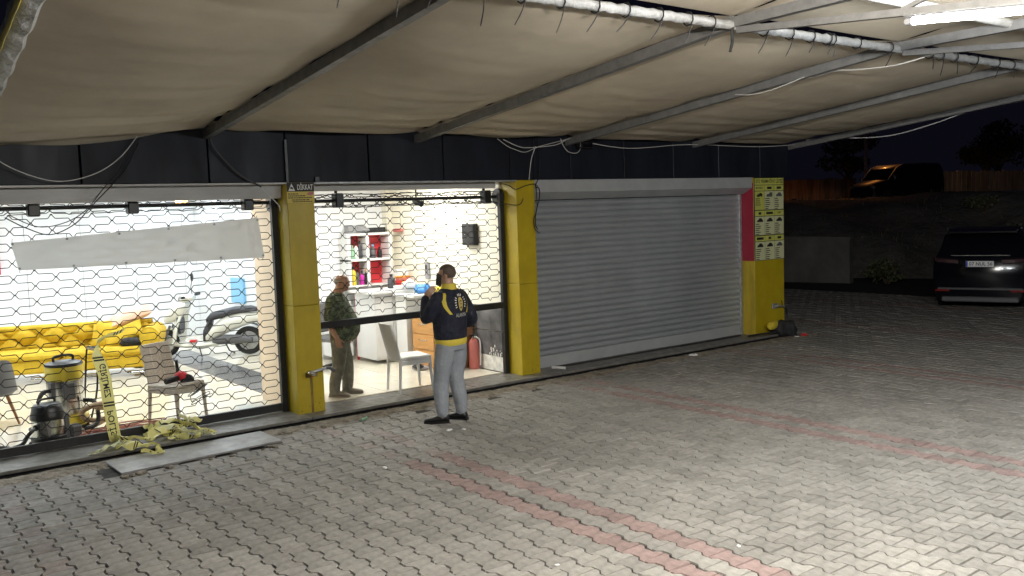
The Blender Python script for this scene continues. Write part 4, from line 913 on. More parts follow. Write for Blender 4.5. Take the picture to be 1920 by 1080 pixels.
# ------------------------------------------------------------------ police tape
def tapeseg(fn, n, name, label=None, mat='tape', par=None, cat='barrier tape', w=.075, wn=2):
    m = MB(); m.grid(lambda u, v: fn(u, v), wn, n); o = m.build(name, mat, par, True, fix=False)
    return tag(o, label, cat) if label else o
t = thing('police_tape', 'yellow police tape hanging straight down from the left grille with mirrored lettering', 'barrier tape', (0,0,0))
tp = [(-2.03,.285,1.03),(-2.055,.27,.95),(-2.04,.255,.85),(-2.00,.25,.70),(-1.985,.248,.5),(-1.965,.246,.25),(-1.945,.24,.05),(-1.93,.235,-.004)]
tps = smoothpts(tp, 6)
def ts(u, v):
    i = min(len(tps)-2, int(v*(len(tps)-1))); f = v*(len(tps)-1)-i; p = tps[i].lerp(tps[i+1], f); w = .118*min(1, .2+max(0, v-.02)*3.2); tw = .6*math.exp(-v*7)
    return (p.x+(u-.5)*w*math.cos(tw), p.y+(u-.5)*w*math.sin(tw)-.004*math.cos((u-.5)*3), p.z+.012*(u-.5))
m = MB().grid(ts, 4, 60); m.build('tape', 'tape', t, True, fix=False)
def ontape(zc): 
    P = min(tps, key=lambda q: abs(q.z-zc)); return P
def tapetext(s, zc, length):
    p = ontape(zc); ang = math.atan2(tps[-1].x-tps[20].x, tps[20].z-tps[-1].z)
    text('lettering', s, .085, t, T(p.x, p.y-.0075, zc) @ FRONT @ Matrix.Rotation(R(90)+ang, 4, 'Z'), 'print', width=length, mirror=True)
tapetext('GİRİLMEZ', .64, .36); tapetext('POLİS', .19, .26)
for zc in (.405, .375, .885, .858): 
    p = ontape(zc); MB().box(p.x-.052, p.x+.052, p.y-.0085, p.y-.0075, zc-.009, zc+.009).build('stripe', 'print', t)
MB().tube([(-2.03,.30,1.035),(-2.02,.27,1.06),(-1.98,.29,1.075),(-1.95,.285,1.10)], [.012,.02,.016,.004], 6).build('knot', 'tape', t, True)
te = lambda u, v: (-2.0+.24*v+(u-.5)*.02, .27+.01*math.sin(v*9)+.015*u, 1.065+.09*v+(u-.5)*.045*(.5+.5*v)+.012*math.sin(v*6)); m = MB().grid(te, 3, 12); m.build('tape_end', 'tape', t, True, fix=False)
for v in (.5, .62, .78): MB().add([Vector(te(u, q))+Vector((0, -.003, 0)) for u, q in ((.05, v), (.05, v+.07), (.95, v+.10), (.95, v+.03))], [(0,1,2,3)]).build('stripe', 'print', t, fix=False)
t = thing('police_tape_heap', 'crumpled heap of yellow police tape lying on the step below the taupe chair', 'barrier tape', (0,0,0))
rg = random.Random(21)
paths = [[(-1.90,.20,.02),(-1.93,.02,.03),(-2.05,-.08,.02),(-2.18,-.16,.01),(-2.28,-.20,.0)],
         [(-1.96,.16,.03),(-1.85,-.05,.07),(-1.72,-.12,.05),(-1.55,-.02,.09),(-1.35,.08,.06),(-1.2,.16,.08),(-1.08,.22,.10)],
         [(-2.02,-.12,.01),(-1.95,-.26,.06),(-1.85,-.34,.03),(-1.74,-.40,.05),(-1.66,-.42,-.02),(-1.72,-.47,-.03),(-1.86,-.42,-.0)],
         [(-1.60,.18,.03),(-1.48,.04,.10),(-1.36,-.10,.06),(-1.22,-.18,.03),(-1.10,-.24,.01),(-1.06,-.22,.0)],
         [(-1.55,.22,.08),(-1.40,.20,.13),(-1.28,.10,.10),(-1.20,-.02,.07),(-1.14,-.14,.05),(-1.04,-.20,.0)],
         [(-1.68,.16,.02),(-1.52,.12,.06),(-1.42,-.06,.04),(-1.50,-.18,.02),(-1.38,-.25,.02),(-1.22,-.26,.01)],
         [(-1.26,.24,.16),(-1.22,.17,.10),(-1.30,.06,.06),(-1.32,-.04,.03)],
         [(-1.62,.26,.10),(-1.58,.16,.07),(-1.62,.05,.03),(-1.70,-.02,.01)]]
for pi, P in enumerate(paths):
    sp = smoothpts(P, 8); ph = rg.random()*6
    def fn(u, v, sp=sp, ph=ph):
        i = min(len(sp)-2, int(v*(len(sp)-1))); f = v*(len(sp)-1)-i; p = sp[i].lerp(sp[i+1], f); d = (sp[min(i+1, len(sp)-1)]-sp[max(i-1, 0)]).normalized()
        tw = .9*math.sin(v*5+ph)+.3*math.sin(v*23+ph); side = d.cross(Vector((0,0,1))).normalized(); w = (u-.5)*.125*(.75+.25*math.sin(v*13+ph))
        q = p+side*w*math.cos(tw)+Vector((0,0,1))*(w*math.sin(tw)+.012*math.sin(u*6+v*30+ph)); q.z = max(q.z, -.006 if q.y > -.22 else GZ+.045); return tuple(q)
    m = MB().grid(fn, 4, 60); o = m.build('tape_fold', 'tape' if pi % 3 else 'tapeback', t, True, fix=False)
    s = MB()
    for k in range(5):
        v0 = .1+.19*k+rg.uniform(-.03, .03); pat = rg.choice([1, 2, 3])
        for e in range(pat):
            a = min(.97, v0+e*.03); A = [Vector(fn(.12, a)), Vector(fn(.88, a+.004)), Vector(fn(.88, a+.018)), Vector(fn(.12, a+.014))]
            s.add([tuple(q+Vector((-.001, -.0025, .003))) for q in A], [(0,1,2,3)])
    s.build('print_mark', 'print', o, kind='stuff', fix=False)

# ------------------------------------------------------------------ people
def organic(mb, name, mats, parent, voxel=.009, it=6, fac=.5):
    o = mb.build('tmp', mats); r = o.modifiers.new('r', 'REMESH'); r.mode = 'VOXEL'; r.voxel_size = voxel; r.use_smooth_shade = True
    s = o.modifiers.new('s', 'SMOOTH'); s.iterations = it; s.factor = fac
    me = bpy.data.meshes.new_from_object(o.evaluated_get(bpy.context.evaluated_depsgraph_get())); me.name = name
    bpy.data.objects.remove(o); me.materials.clear(); me.materials.append(MT[mats])
    me.polygons.foreach_set('use_smooth', [True]*len(me.polygons))
    ob = bpy.data.objects.new(name, me); COL.objects.link(ob); 
    if parent: ob.parent = parent
    return ob
def torso(mb, rings, n=24, p=2.3):
    mb.loft([[(cx+rx*math.copysign(abs(math.cos(a))**(2/p), math.cos(a)), cyy+ry*math.copysign(abs(math.sin(a))**(2/p), math.sin(a)), z) for a in [2*math.pi*k/n for k in range(n)]] for z, cx, cyy, rx, ry in rings])
def limb(mb, pts, rs):
    sp = smoothpts(pts, 5); m = len(pts)-1; rr_ = []
    for k in range(len(sp)):
        f = k/5; i = min(m-1, int(f)); rr_.append(rs[i]*(1-(f-i))+rs[i+1]*(f-i))
    mb.tube(sp, rr_, 14)
    for p, r in ((pts[0], rs[0]), (pts[-1], rs[-1])): mb.ell(p, r, r, r, 12)
def head(mb, c, M3):
    def e(x, y, z, a, b, d): mb.ell(Vector(c)+M3 @ Vector((x, y, z)), a, b, d, 18, 0, M3)
    e(0, -.012, .03, .077, .097, .092); e(0, .02, -.02, .066, .075, .085); e(0, .045, -.075, .045, .042, .035); e(0, .03, -.055, .055, .055, .05)
    e(0, .098, -.012, .013, .02, .016); e(0, .090, .012, .010, .014, .026); e(0, .080, .038, .05, .014, .010)
    for s in (-1, 1): e(s*.079, -.012, -.005, .008, .02, .033); e(s*.045, .06, -.02, .022, .025, .022)
    e(0, .082, -.058, .024, .012, .010)
def face_bits(c, M3, par):
    for s in (-1, 1):
        MB().ell(Vector(c)+M3 @ Vector((s*.030, .086, .018)), .011, .006, .006, 10).build('eye', 'eye', par, True)
        MB().ell(Vector(c)+M3 @ Vector((s*.031, .090, .040)), .016, .004, .0025, 10).build('eyebrow', 'hair', par, True)
    MB().ell(Vector(c)+M3 @ Vector((0, .094, -.055)), .02, .005, .005, 10).build('mouth', 'lip', par, True)
def hand(mb, w, palm, fdir, ndir, curl=.5, s=1.0, side=1):
    """palm centre line along fdir, fingers curl towards ndir"""
    w, f, nn = Vector(w), Vector(fdir).normalized(), Vector(ndir).normalized(); a = f.cross(nn).normalized()*side
    q = Matrix((a, nn, f)).transposed()
    mb.ell(w+f*.05*s, .041*s, .017*s, .055*s, 14, 0, q); 
    for k, (o, L) in enumerate(((-.030, .068), (-.010, .078), (.011, .073), (.030, .056))):
        b0 = w+f*.085*s+a*o*s; p1 = b0+(f*math.cos(curl*.6)+nn*math.sin(curl*.6))*L*.5*s; p2 = p1+(f*math.cos(curl*1.5)+nn*math.sin(curl*1.5))*L*.32*s; p3 = p2+(f*math.cos(curl*2.4)+nn*math.sin(curl*2.4))*L*.28*s
        mb.tube([b0-f*.02*s, b0, p1, p2, p3], [.0095*s, .0098*s, .009*s, .008*s, .0065*s], 8); mb.ell(p3, .0066*s, .0066*s, .0066*s, 8)
    b0 = w+f*.025*s-a*.032*s; p1 = b0+(f*.6-a*.55+nn*.45).normalized()*.042*s; p2 = p1+(f*.75-a*.1+nn*.6).normalized()*.034*s
    mb.tube([b0, p1, p2], [.013*s, .011*s, .008*s], 8); mb.ell(p2, .008*s, .008*s, .008*s, 8)
def shoe(par, at_, rz, mat, L=.275, solemat='sole'):
    q = Matrix.Rotation(rz, 3, 'Z'); m = MB(); X = Vector(at_)
    rings = []
    for y, w, h in ((-.085, .028, .05), (-.075, .036, .075), (-.04, .040, .095), (.02, .041, .088), (.08, .046, .062), (.14, .045, .05), (.175, .034, .04), (.19, .018, .028)):
        rings.append([tuple(X+q @ Vector((w*math.cos(a), y, .014+max(0, .5+.5*math.sin(a))*h))) for a in [2*math.pi*k/14 for k in range(14)]])
    m.loft(rings); o = m.build('shoe', mat, par, True)
    pl = [(-.034,-.09),(.034,-.09),(.042,-.02),(.048,.08),(.045,.15),(.025,.195),(-.02,.195),(-.045,.15),(-.048,.08),(-.042,-.02)]
    s = MB(); n = len(pl); s.add([tuple(X+q @ Vector((x, y, z))) for z in (0, .022) for x, y in pl], [tuple(range(n))[::-1], tuple(range(n, 2*n))]+[(k, (k+1) % n, (k+1) % n+n, k+n) for k in range(n)]); s.build('sole', solemat, o)

# the man on the phone, in front of the half open grille
P = thing('person', 'man seen from behind in navy jacket with yellow trim, phoning before the grille', 'person', (1.29, -1.275, GZ), R(14))
H3 = Matrix.Rotation(R(26), 3, 'Z') @ Matrix.Rotation(R(-6), 3, 'X')
hc = (-.005, .025, 1.625)
sk = MB(); head(sk, hc, H3); limb(sk, [(0, -.015, 1.43), (0, .0, 1.50), (0, .012, 1.58)], [.07, .062, .062])
torso(sk, [(.86, 0, 0, .16, .11), (1.0, 0, .01, .155, .115), (1.2, 0, 0, .175, .12), (1.38, 0, 0, .185, .11), (1.45, 0, 0, .09, .07)])
fl_, fr_ = (-.185, .02, 0), (.055, -.045, 0)
for s, hx, ft in ((-1, -.09, fl_), (1, .09, fr_)): limb(sk, [(hx, 0, .90), ((hx+ft[0])/2, .03+ft[1]/2, .49), (ft[0], ft[1]-.02, .08)], [.085, .055, .038])
eL, wL = (-.245, .13, 1.165), (-.185, .185, 1.40); eR, wR = (.285, -.075, 1.115), (.265, .10, .985)
limb(sk, [(-.185, 0, 1.40), eL, wL], [.05, .042, .03]); limb(sk, [(.185, 0, 1.40), eR, wR], [.05, .042, .03])
hand(sk, wL, None, Vector((-.105, .03, 1.585))-Vector(wL), (.8, .2, .3), .9, 1.0, 1)
hand(sk, wR, None, (-.35, .8, -.25), (-.8, -.5, 0), .6, 1.0, -1)
body = organic(sk, 'body', 'skin', P, .007, 3, .4)
face_bits(hc, H3, P)
hm = MB(); hm.ell((0, -.016, .034), .0815, .1005, .0955, 28); hm.v = [v for v in hm.v]
hm2 = MB(); keep = [f for f in hm.f if all((hm.v[i][2] > .045+.55*max(0, hm.v[i][1]) and hm.v[i][1] < .062) or (hm.v[i][1] < -.02 and hm.v[i][2] > -.03) or (hm.v[i][2] > .012 and hm.v[i][1] < .025) for i in f)]
hm2.add([tuple(Vector(hc)+H3 @ Vector(v)) for v in hm.v], keep); hm2.build('hair', 'hair2', P, True)
jk = MB()
torso(jk, [(.905, 0, 0, .185, .135), (.95, 0, 0, .205, .150), (1.08, 0, .005, .215, .152), (1.22, 0, .0, .222, .150), (1.34, 0, -.005, .222, .142), (1.42, 0, -.005, .195, .118), (1.475, 0, .0, .115, .085), (1.495, 0, .0, .078, .075)])
limb(jk, [(-.18, 0, 1.385), (-.225, .05, 1.28), eL, (-.215, .16, 1.30), (-.195, .178, 1.375)], [.082, .078, .068, .058, .048])
limb(jk, [(.18, 0, 1.385), (.245, -.04, 1.25), eR, (.285, .02, 1.05), (.268, .085, .995)], [.082, .076, .066, .056, .046])
organic(jk, 'jacket', 'navy', P, .011, 4, .45)
tr = MB(); torso(tr, [(.86, 0, 0, .188, .138), (.885, 0, 0, .196, .146), (.915, 0, 0, .20, .148), (.93, 0, 0, .194, .142)]); tr.build('hem_band', 'ytrim', P, True)
tr = MB(); torso(tr, [(1.475, 0, -.004, .098, .083), (1.50, 0, -.002, .082, .078), (1.535, 0, .0, .076, .076), (1.54, 0, 0, .070, .070)]); tr.build('collar', 'ytrim', P, True)
def armhole(s):
    pts = []
    for k in range(15):
        a = R(100)-R(215)*k/14 
        pts.append((s*(.205-.035*math.sin(a)-.012*abs(math.cos(a))), -.012-.128*math.cos(a-.6)*.95, 1.335+.118*math.sin(a)))
    return pts
def backpt(x, z, off=.006):
    rz_ = [(.905, .185, .135), (.95, .205, .150), (1.08, .215, .147), (1.22, .222, .150), (1.34, .222, .147), (1.42, .195, .123), (1.475, .115, .085)]
    for (za, xa, ya), (zb, xb, yb) in zip(rz_, rz_[1:]):
        if za <= z <= zb: f = (z-za)/(zb-za); rx, ry = xa+(xb-xa)*f, ya+(yb-ya)*f; break
    else: rx, ry = .2, .14
    q = min(.99, abs(x)/rx); return (x, -ry*(1-q**2.3)**(1/2.3)-off, z)
for s in (-1, 1):
    m = MB()
    def strip(u, v, s=s):
        z = 1.445-.235*v; x = s*(.135+.055*math.sin(math.pi*(v*.8+.1))-.03*v*v+(u-.5)*.034); return backpt(x, z, .0085)
    m.grid(strip, 3, 22); m.build('armhole_stripe', 'ytrim', P, True, fix=False)
def onback(o, off=.008):
    for v in o.data.vertices: v.co.y = backpt(v.co.x, v.co.z, off)[1]-(.0008 if v.co.y < 0 else 0)
    return o
def backmesh(poly, name, mat, off, par=None):
    bm = bmesh.new(); f = bm.faces.new([bm.verts.new((x, 0, z)) for x, z in poly]); bmesh.ops.triangulate(bm, faces=[f]); bmesh.ops.subdivide_edges(bm, edges=bm.edges[:], cuts=2, use_grid_fill=True)
    me = bpy.data.meshes.new(name); bm.to_mesh(me); bm.free(); me.materials.append(MT[mat]); o = bpy.data.objects.new(name, me); COL.objects.link(o); o.parent = par or P
    for v in me.vertices: v.co.y = backpt(v.co.x, v.co.z, off)[1]
    return o
bx, bz = .015, 1.315
drop = [(bx+.043*math.sin(a)*(1-.35*(1-math.cos(a))/2), bz+.078*math.cos(a)) for a in [2*math.pi*k/20 for k in range(20)]]
backmesh(drop, 'badge', 'gold', .011)
backmesh([(bx+.022*math.sin(a), bz+.018+.024*math.cos(a)) for a in [2*math.pi*k/10 for k in range(10)]], 'badge_mark', 'navy', .0135)
backmesh([(bx+.012*math.sin(a)*(1 if k % 2 else 2), bz+.018+.010*math.cos(a)*(1 if k % 2 else 2)) for k, a in enumerate([2*math.pi*k/10 for k in range(10)])], 'badge_star', 'gold', .0155)
backmesh([(bx-.016, bz-.03), (bx+.016, bz-.03), (bx, bz-.055)], 'badge_mark', 'navy', .0135)
m = MB()
for k in range(15):
    a = R(-118+k*236/14)
    if k in (5, 9): continue
    cx, cz = bx+.078*math.sin(a), bz+.010+.092*math.cos(a); ca, sa = math.cos(a), math.sin(a)
    q = [(cx+px*ca+pz*sa, cz-px*sa+pz*ca) for px, pz in ((-.007, -.012), (.007, -.012), (.005, .012), (-.005, .012))]
    m.add([backpt(x, z, .012) for x, z in q], [(0,1,2,3)])
m.build('arc_lettering', 'signw', P, kind='stuff', fix=False)
o = text('lettering', 'ALANYA', .058, P, T(bx, 0, 1.192) @ FRONT, 'signw', width=.165)
for v in o.data.vertices: v.co.y = backpt(v.co.x, v.co.z, .011)[1]
tr = MB(); torso(tr, [(.80, 0, 0, .175, .125), (.86, 0, 0, .182, .132), (.92, 0, 0, .175, .125)])
for hx, ft in ((-.088, fl_), (.088, fr_)):
    limb(tr, [(hx, 0, .86), (hx*1.1+ft[0]*.1, .01, .70), ((hx+ft[0])/2, .035+ft[1]/2, .48), (ft[0]*.9+hx*.1, ft[1]-.005, .25), (ft[0], ft[1]-.018, .115)], [.115, .112, .090, .082, .064])
organic(tr, 'joggers', 'jogger', P, .011, 4, .45)
for ft in (fl_, fr_): MB().lathe([(.046, .075), (.053, .08), (.054, .105), (.048, .115)], (ft[0], ft[1]-.018, 0), 16).build('cuff', 'jogger', P, True)
shoe(P, fl_, R(42), 'shoe_b', solemat='blackp'); shoe(P, fr_, R(18), 'shoe_b', solemat='blackp')
ph = MB().bbox(-.0045, .0045, -.036, .036, -.075, .075, .003).build('mobile_phone', 'blackp'); ph.rotation_euler = (R(22), R(-14), R(14)); ph.location = P.matrix_basis @ Vector((-.108, .045, 1.585)); tag(ph, 'dark mobile phone held to the ear of the man in the navy jacket', 'phone')

# the bald man inside the shop
P = thing('person', 'bald man in camouflage T-shirt and khaki trousers standing inside, seen from the side', 'person', (.845, .60, 0), R(-130)); P.scale = (.96, .96, .885)
H3 = Matrix.Rotation(R(-14), 3, 'Z') @ Matrix.Rotation(R(-10), 3, 'X'); hc = (0, .075, 1.60)
sk = MB(); head(sk, hc, H3); limb(sk, [(0, -.02, 1.42), (0, .02, 1.49), (0, .055, 1.56)], [.075, .066, .066])
torso(sk, [(.86, 0, 0, .17, .12), (1.0, 0, .06, .17, .16), (1.2, 0, .02, .18, .14), (1.38, 0, -.01, .18, .11), (1.45, 0, -.01, .09, .07)])
fl_, fr_ = (-.10, .06, 0), (.10, -.06, 0)
for hx, ft in ((-.09, fl_), (.09, fr_)): limb(sk, [(hx, 0, .90), ((hx+ft[0])/2, .02+ft[1]/2, .49), (ft[0], ft[1]-.02, .08)], [.085, .055, .038])
arms = [((-.19, -.02, 1.38), (-.25, -.05, 1.10), (-.235, .05, .86)), ((.19, -.02, 1.38), (.25, -.06, 1.10), (.235, .03, .85))]
for a, bq, c in arms: limb(sk, [a, bq, c], [.055, .045, .032])
hand(sk, arms[0][2], None, (.03, .18, -1), (.8, .1, 0), .55, 1.0, 1); hand(sk, arms[1][2], None, (-.03, .18, -1), (-.8, .1, 0), .55, 1.0, -1)
organic(sk, 'body', 'skin2', P, .007, 3, .4); face_bits(hc, H3, P)
hm = MB(); hm.ell((0, -.016, .03), .081, .1005, .095, 28); hm2 = MB(); keep = [f for f in hm.f if all(hm.v[i][1] < .012 and -.045 < hm.v[i][2] < .055 for i in f)]
hm2.add([tuple(Vector(hc)+H3 @ Vector(v)) for v in hm.v], keep); hm2.build('hair', 'hair', P, True)
ts_ = MB(); torso(ts_, [(.80, 0, .05, .195, .165), (.90, 0, .075, .205, .195), (1.02, 0, .075, .212, .205), (1.15, 0, .045, .212, .175), (1.28, 0, .01, .212, .148), (1.38, 0, -.01, .20, .125), (1.44, 0, -.012, .12, .09), (1.475, 0, -.005, .078, .076)])
for a, bq, c in arms: limb(ts_, [a, tuple(Vector(a).lerp(Vector(bq), .45)), tuple(Vector(a).lerp(Vector(bq), .85))], [.085, .082, .078])
organic(ts_, 'tshirt', 'camo', P, .011, 4, .45)
tr = MB(); torso(tr, [(.78, 0, .02, .18, .14), (.86, 0, .03, .187, .155), (.95, 0, .04, .185, .16)])
for hx, ft in ((-.09, fl_), (.09, fr_)): limb(tr, [(hx, 0.01, .85), (hx*1.05, .015, .68), ((hx+ft[0])/2, .03+ft[1]/2, .46), (ft[0], ft[1]-.0, .22), (ft[0], ft[1]-.015, .075)], [.112, .105, .085, .078, .07])
organic(tr, 'trousers', 'khaki', P, .011, 4, .45)
shoe(P, fl_, R(6), 'shoe_g', solemat='shoe_g'); shoe(P, fr_, R(-10), 'shoe_g', solemat='shoe_g')

# ------------------------------------------------------------------ litter on the forecourt
def litter(name, x, y, s, mat, label, z=GZ, kind=0):
    m = MB()
    if kind == 0: m.ell((0,0,s*.35), s*1.6, s*.8, s*.35, 10); m.v = [(a+.2*s*math.sin(9*b/s), b+.25*s*math.sin(5*a/s), c*(1+.4*math.sin(4*a/s+3*b/s))) for a, b, c in m.v]
    else: m.tube([(-s*2, 0, s*.5), (0, s*.3, s*.6), (s*2, 0, s*.5)], s*.4, 8)
    o = m.build(name, mat); o.location = (x, y, z); o.rotation_euler = (0, 0, x*7); tag(o, label, 'litter')
litter('plastic_bottle', .542, -.548, .035, 'green', 'small crushed pale green bottle by the step near the man outside', kind=1)
litter('litter_scrap', -.248, -2.451, .022, 'whitep', 'tiny pale scrap on the pavers in front of the first pillar')  # small scraps of litter, one of them a plastic bottle cap
litter('litter_scrap', .962, -1.681, .030, 'whitep', 'white scrap on the pavers just behind the man in the navy jacket'); litter('litter_scrap', 1.099, -1.754, .022, 'whitep', 'smaller pale scrap beside the white scrap behind the man')
litter('litter_scrap', -.537, -5.265, .012, 'whitep', 'white dot of litter on the pavers near the bottom edge'); litter('litter_scrap', .579, -5.842, .014, 'whitep', 'white speck of litter between the red paver rows')
litter('tissue', 6.24, -.401, .05, 'whitep', 'crumpled white tissue by the step under the grey shutter'); litter('litter_scrap', 5.143, -.622, .028, 'granite_pale', 'flat grey scrap on the pavers before the shutter')
litter('cardboard_strip', 3.88, -.02, .05, 'whitep', 'white strip lying at the left foot of the shutter', z=-.01, kind=1)
bagobj('rubbish_bag', 'dark', (8.78, -.20, .04), (.26, .17, .16), 'black rubbish bag dumped at the foot of the far yellow pillar', 8)
t = thing('jerrycan', 'dirty yellow green jug lying on the black rubbish bag', 'jug', (8.52, -.16, .13), R(15)); MB().tube(smoothpts([(-.15,0,0),(-.08,0,.01),(.08,0,.01),(.14,0,.0)], 4), [.045,.05,.06,.07,.075,.075,.075,.075,.075,.07,.06,.045,.04], 12).build('body', 'yplastic', t, True); MB().tube([(.14,0,0),(.18,0,0)], .025, 8).build('cap', 'whitep', t, True)
cable([(8.0,-.05,0),(8.3,-.12,.015),(8.6,-.24,.02),(8.8,-.3,.0),(8.9,-.36,-.06)], .018, 'cable_b', 'black hose lying on the step before the far pillar', 'hose')
litter('rag', 9.02, -.42, .06, 'redp', 'dark red rag on the pavers beside the rubbish bag'); litter('litter_scrap', 8.83, -.40, .03, 'whitep', 'small white scrap beside the red rag')

# ------------------------------------------------------------------ yard, bank and things beyond
def bank(u, v):
    ax, ay = 17.6+11*u, 9.5-26*u; nx, ny = .92, .39
    d = 46*v**1.6; h = 2.25*min(1, d/5.5)**.8; h += .16*math.sin(ax*1.3+d*.9)*min(1, d)*(1 if d < 8 else .35)+.1*math.sin(ay*2.1-d*1.7)*min(1, d)
    return (ax+nx*d+.3, ay+ny*d, -.14+h)
MB().grid(bank, 70, 60).build('embankment', 'soil', None, True, kind='structure')
MB().box(26, 150, -60, 120, -2, 2.02).build('plateau', 'soil', kind='structure')
t = thing('retaining_wall', 'low pale concrete retaining wall at the back of the dark yard', 'wall', (0,0,0))
MB().add([(17.55,6.9,-.12),(18.15,4.55,-.12),(18.40,4.6,-.12),(17.8,6.95,-.12),(17.55,6.9,1.16),(18.15,4.55,1.12),(18.40,4.6,1.12),(17.8,6.95,1.16)], [(0,1,5,4),(1,2,6,5),(2,3,7,6),(3,0,4,7),(4,5,6,7)]).build('wall', 'concrete', t)
MB().add([(17.52,7.0,1.161),(18.13,4.5,1.121),(18.43,4.55,1.121),(17.83,7.05,1.161),(17.52,7.0,1.23),(18.13,4.5,1.19),(18.43,4.55,1.19),(17.83,7.05,1.23)], [(0,1,5,4),(1,2,6,5),(2,3,7,6),(3,0,4,7),(4,5,6,7)]).build('coping', 'concrete', t)
rg = random.Random(31)
def leafcloud(mb, c, rx, ry, rz, n, s, core=.0):
    for _ in range(n):
        while True:
            p = Vector((rg.uniform(-1,1), rg.uniform(-1,1), rg.uniform(-1,1)))
            if core < p.length < 1: break
        q = Vector((p.x*rx, p.y*ry, p.z*rz))+Vector(c); a = Vector((rg.gauss(0,1), rg.gauss(0,1), rg.gauss(0,1))).normalized()*s*rg.uniform(.6,1.4); b = a.cross(Vector((rg.gauss(0,1), rg.gauss(0,1), rg.gauss(0,1)))).normalized()*s*.45
        mb.add([q-a*.6, q+b, q+a*.7, q-b], [(0,1,2,3)])
def shrub(x, y, z, r, h, label, n=420, mat='leaf'):
    t = thing('shrub', label, 'shrub', (x, y, z)); m = MB()
    for k in range(6): leafcloud(m, (rg.uniform(-.5,.5)*r, rg.uniform(-.5,.5)*r, h*rg.uniform(.35,.75)), r*.55, r*.55, h*.35, n//6, .09)
    m.build('foliage', mat, t, fix=False)
    s = MB()
    for k in range(5): a = rg.random()*6; s.tube([(0,0,-.1), (r*.3*math.cos(a), r*.3*math.sin(a), h*.4), (r*.5*math.cos(a), r*.5*math.sin(a), h*.75)], [.03,.02,.008], 5)
    s.build('stems', 'bark', t, kind='stuff')
shrub(18.5, 3.6, -.1, .7, .7, 'dark low shrub at the right end of the retaining wall'); shrub(19.3, 2.0, .0, .7, .8, 'dark shrub on the bank left of the parked car')
shrub(20.6, .9, .4, 1.1, 1.2, 'bushy weeds on the bank behind the parked car', mat='leafd'); shrub(25, 4.2, 1.7, .7, .5, 'dry scrub on the bank top right of the retaining wall', mat='leafd')
wm = MB()
for k in range(2600):
    u, v = rg.random()*.75, rg.random()*.62; p = Vector(bank(u, v)); a = rg.random()*6; h = rg.uniform(.06, .28); wd = .014
    wm.add([p+Vector((wd*math.cos(a), wd*math.sin(a), 0)), p-Vector((wd*math.cos(a), wd*math.sin(a), 0)), p+Vector((rg.gauss(0,.07), rg.gauss(0,.07), h))], [(0,1,2)])
wm.build('weeds', 'leafd', kind='stuff', fix=False)
def boardfence(p0, p1, z0, h, label, ragged=0):
    t = thing('board_fence', label, 'fence', (0,0,0)); p0, p1 = Vector(p0), Vector(p1); L = (p1-p0).length; n = int(L/.42); d = (p1-p0)/n; nrm = Vector((-d.y, d.x)).normalized()*.02
    for k in range(n):
        a, b = p0+d*(k+.03), p0+d*(k+.97); zb = z0+rg.uniform(0, ragged); zt = z0+h+rg.uniform(-.04, .04)
        MB().add([(q.x+s*nrm.x, q.y+s*nrm.y, z) for z in (zb, zt) for q, s in ((a,-1),(b,-1),(b,1),(a,1))], [(0,1,5,4),(1,2,6,5),(2,3,7,6),(3,0,4,7),(4,5,6,7)]).build('board', 'board_f', t)
    m = MB(); a, b = p0, p1
    for z in (z0+.35, z0+h-.25): m.tube([(a.x+.05, a.y+.06, z), (b.x+.05, b.y+.06, z)], .04, 5)
    m.build('rail', 'bark', t, kind='stuff')
boardfence((43.0, 26.5), (50.3, 24.6), 2.0, 1.55, 'ragged board fence glowing orange in the far light left of the pole', .35)
boardfence((36.0, 12.3), (46.0, 12.0), 2.35, 1.0, 'long low board fence lit faint orange at the far right')
t = thing('street_pole', 'thin street lamp pole rising behind the awning edge', 'street lamp', (37.5, 16, 2.0))
MB().tube([(0,0,0),(0,0,6.6),(-.02,.2,6.9),(.1,1.0,7.1)], [.09,.06,.055,.05], 8).build('pole', 'galv', t, True); MB().bbox(-.0, .25, .95, 1.55, 7.02, 7.16, .03).build('lamp_head', 'galv', t); MB().box(.03, .22, 1.0, 1.5, 7.0, 7.018).build('lens', 'street', t)
ld = bpy.data.lights.new('street_light', 'SPOT'); ld.energy = STREET_POWER; ld.spot_size = R(138); ld.spot_blend = .35; ld.color = (1, .36, .08); ld.shadow_soft_size = .15
lo = bpy.data.objects.new('street_light', ld); COL.objects.link(lo); lo.parent = t; lo.location = (.12, 1.25, 6.85)
def tree(x, y, z, h, r, label, n=1500):
    t = thing('tree', label, 'tree', (x, y, z)); MB().tube(smoothpts([(0,0,-.2),(.1,0,h*.3),(-.05,.1,h*.55),(.1,.1,h*.8)], 4), [.2-.012*k for k in range(13)], 9).build('trunk', 'bark', t, True)
    b = MB()
    for k in range(9): a = k*2.4; e = (r*.7*math.cos(a), r*.7*math.sin(a), h*(.55+.04*k)); b.tube([(0,.05,h*(.3+.05*k)), (e[0]*.5, e[1]*.5, h*(.45+.04*k)), e], [.07,.045,.015], 6)
    b.build('limbs', 'bark', t, kind='stuff'); m = MB()
    for k in range(11): a = k*2.4; rad = r*rg.uniform(.3,.8); leafcloud(m, (rad*math.cos(a), rad*math.sin(a), h*rg.uniform(.5,.95)), r*.42, r*.42, r*.3, n//11, .17)
    m.build('crown', 'leaf', t, fix=False)
tree(47.5, 23.4, 2.0, 4.0, 1.7, 'round tree lit orange on its right side next to the lamp pole'); tree(49, 15.5, 2.0, 4.2, 1.6, 'dark tree barely visible between pole and right fence'); tree(60, 20, 2.0, 5.0, 2.2, 'dark tree far behind the right fence')
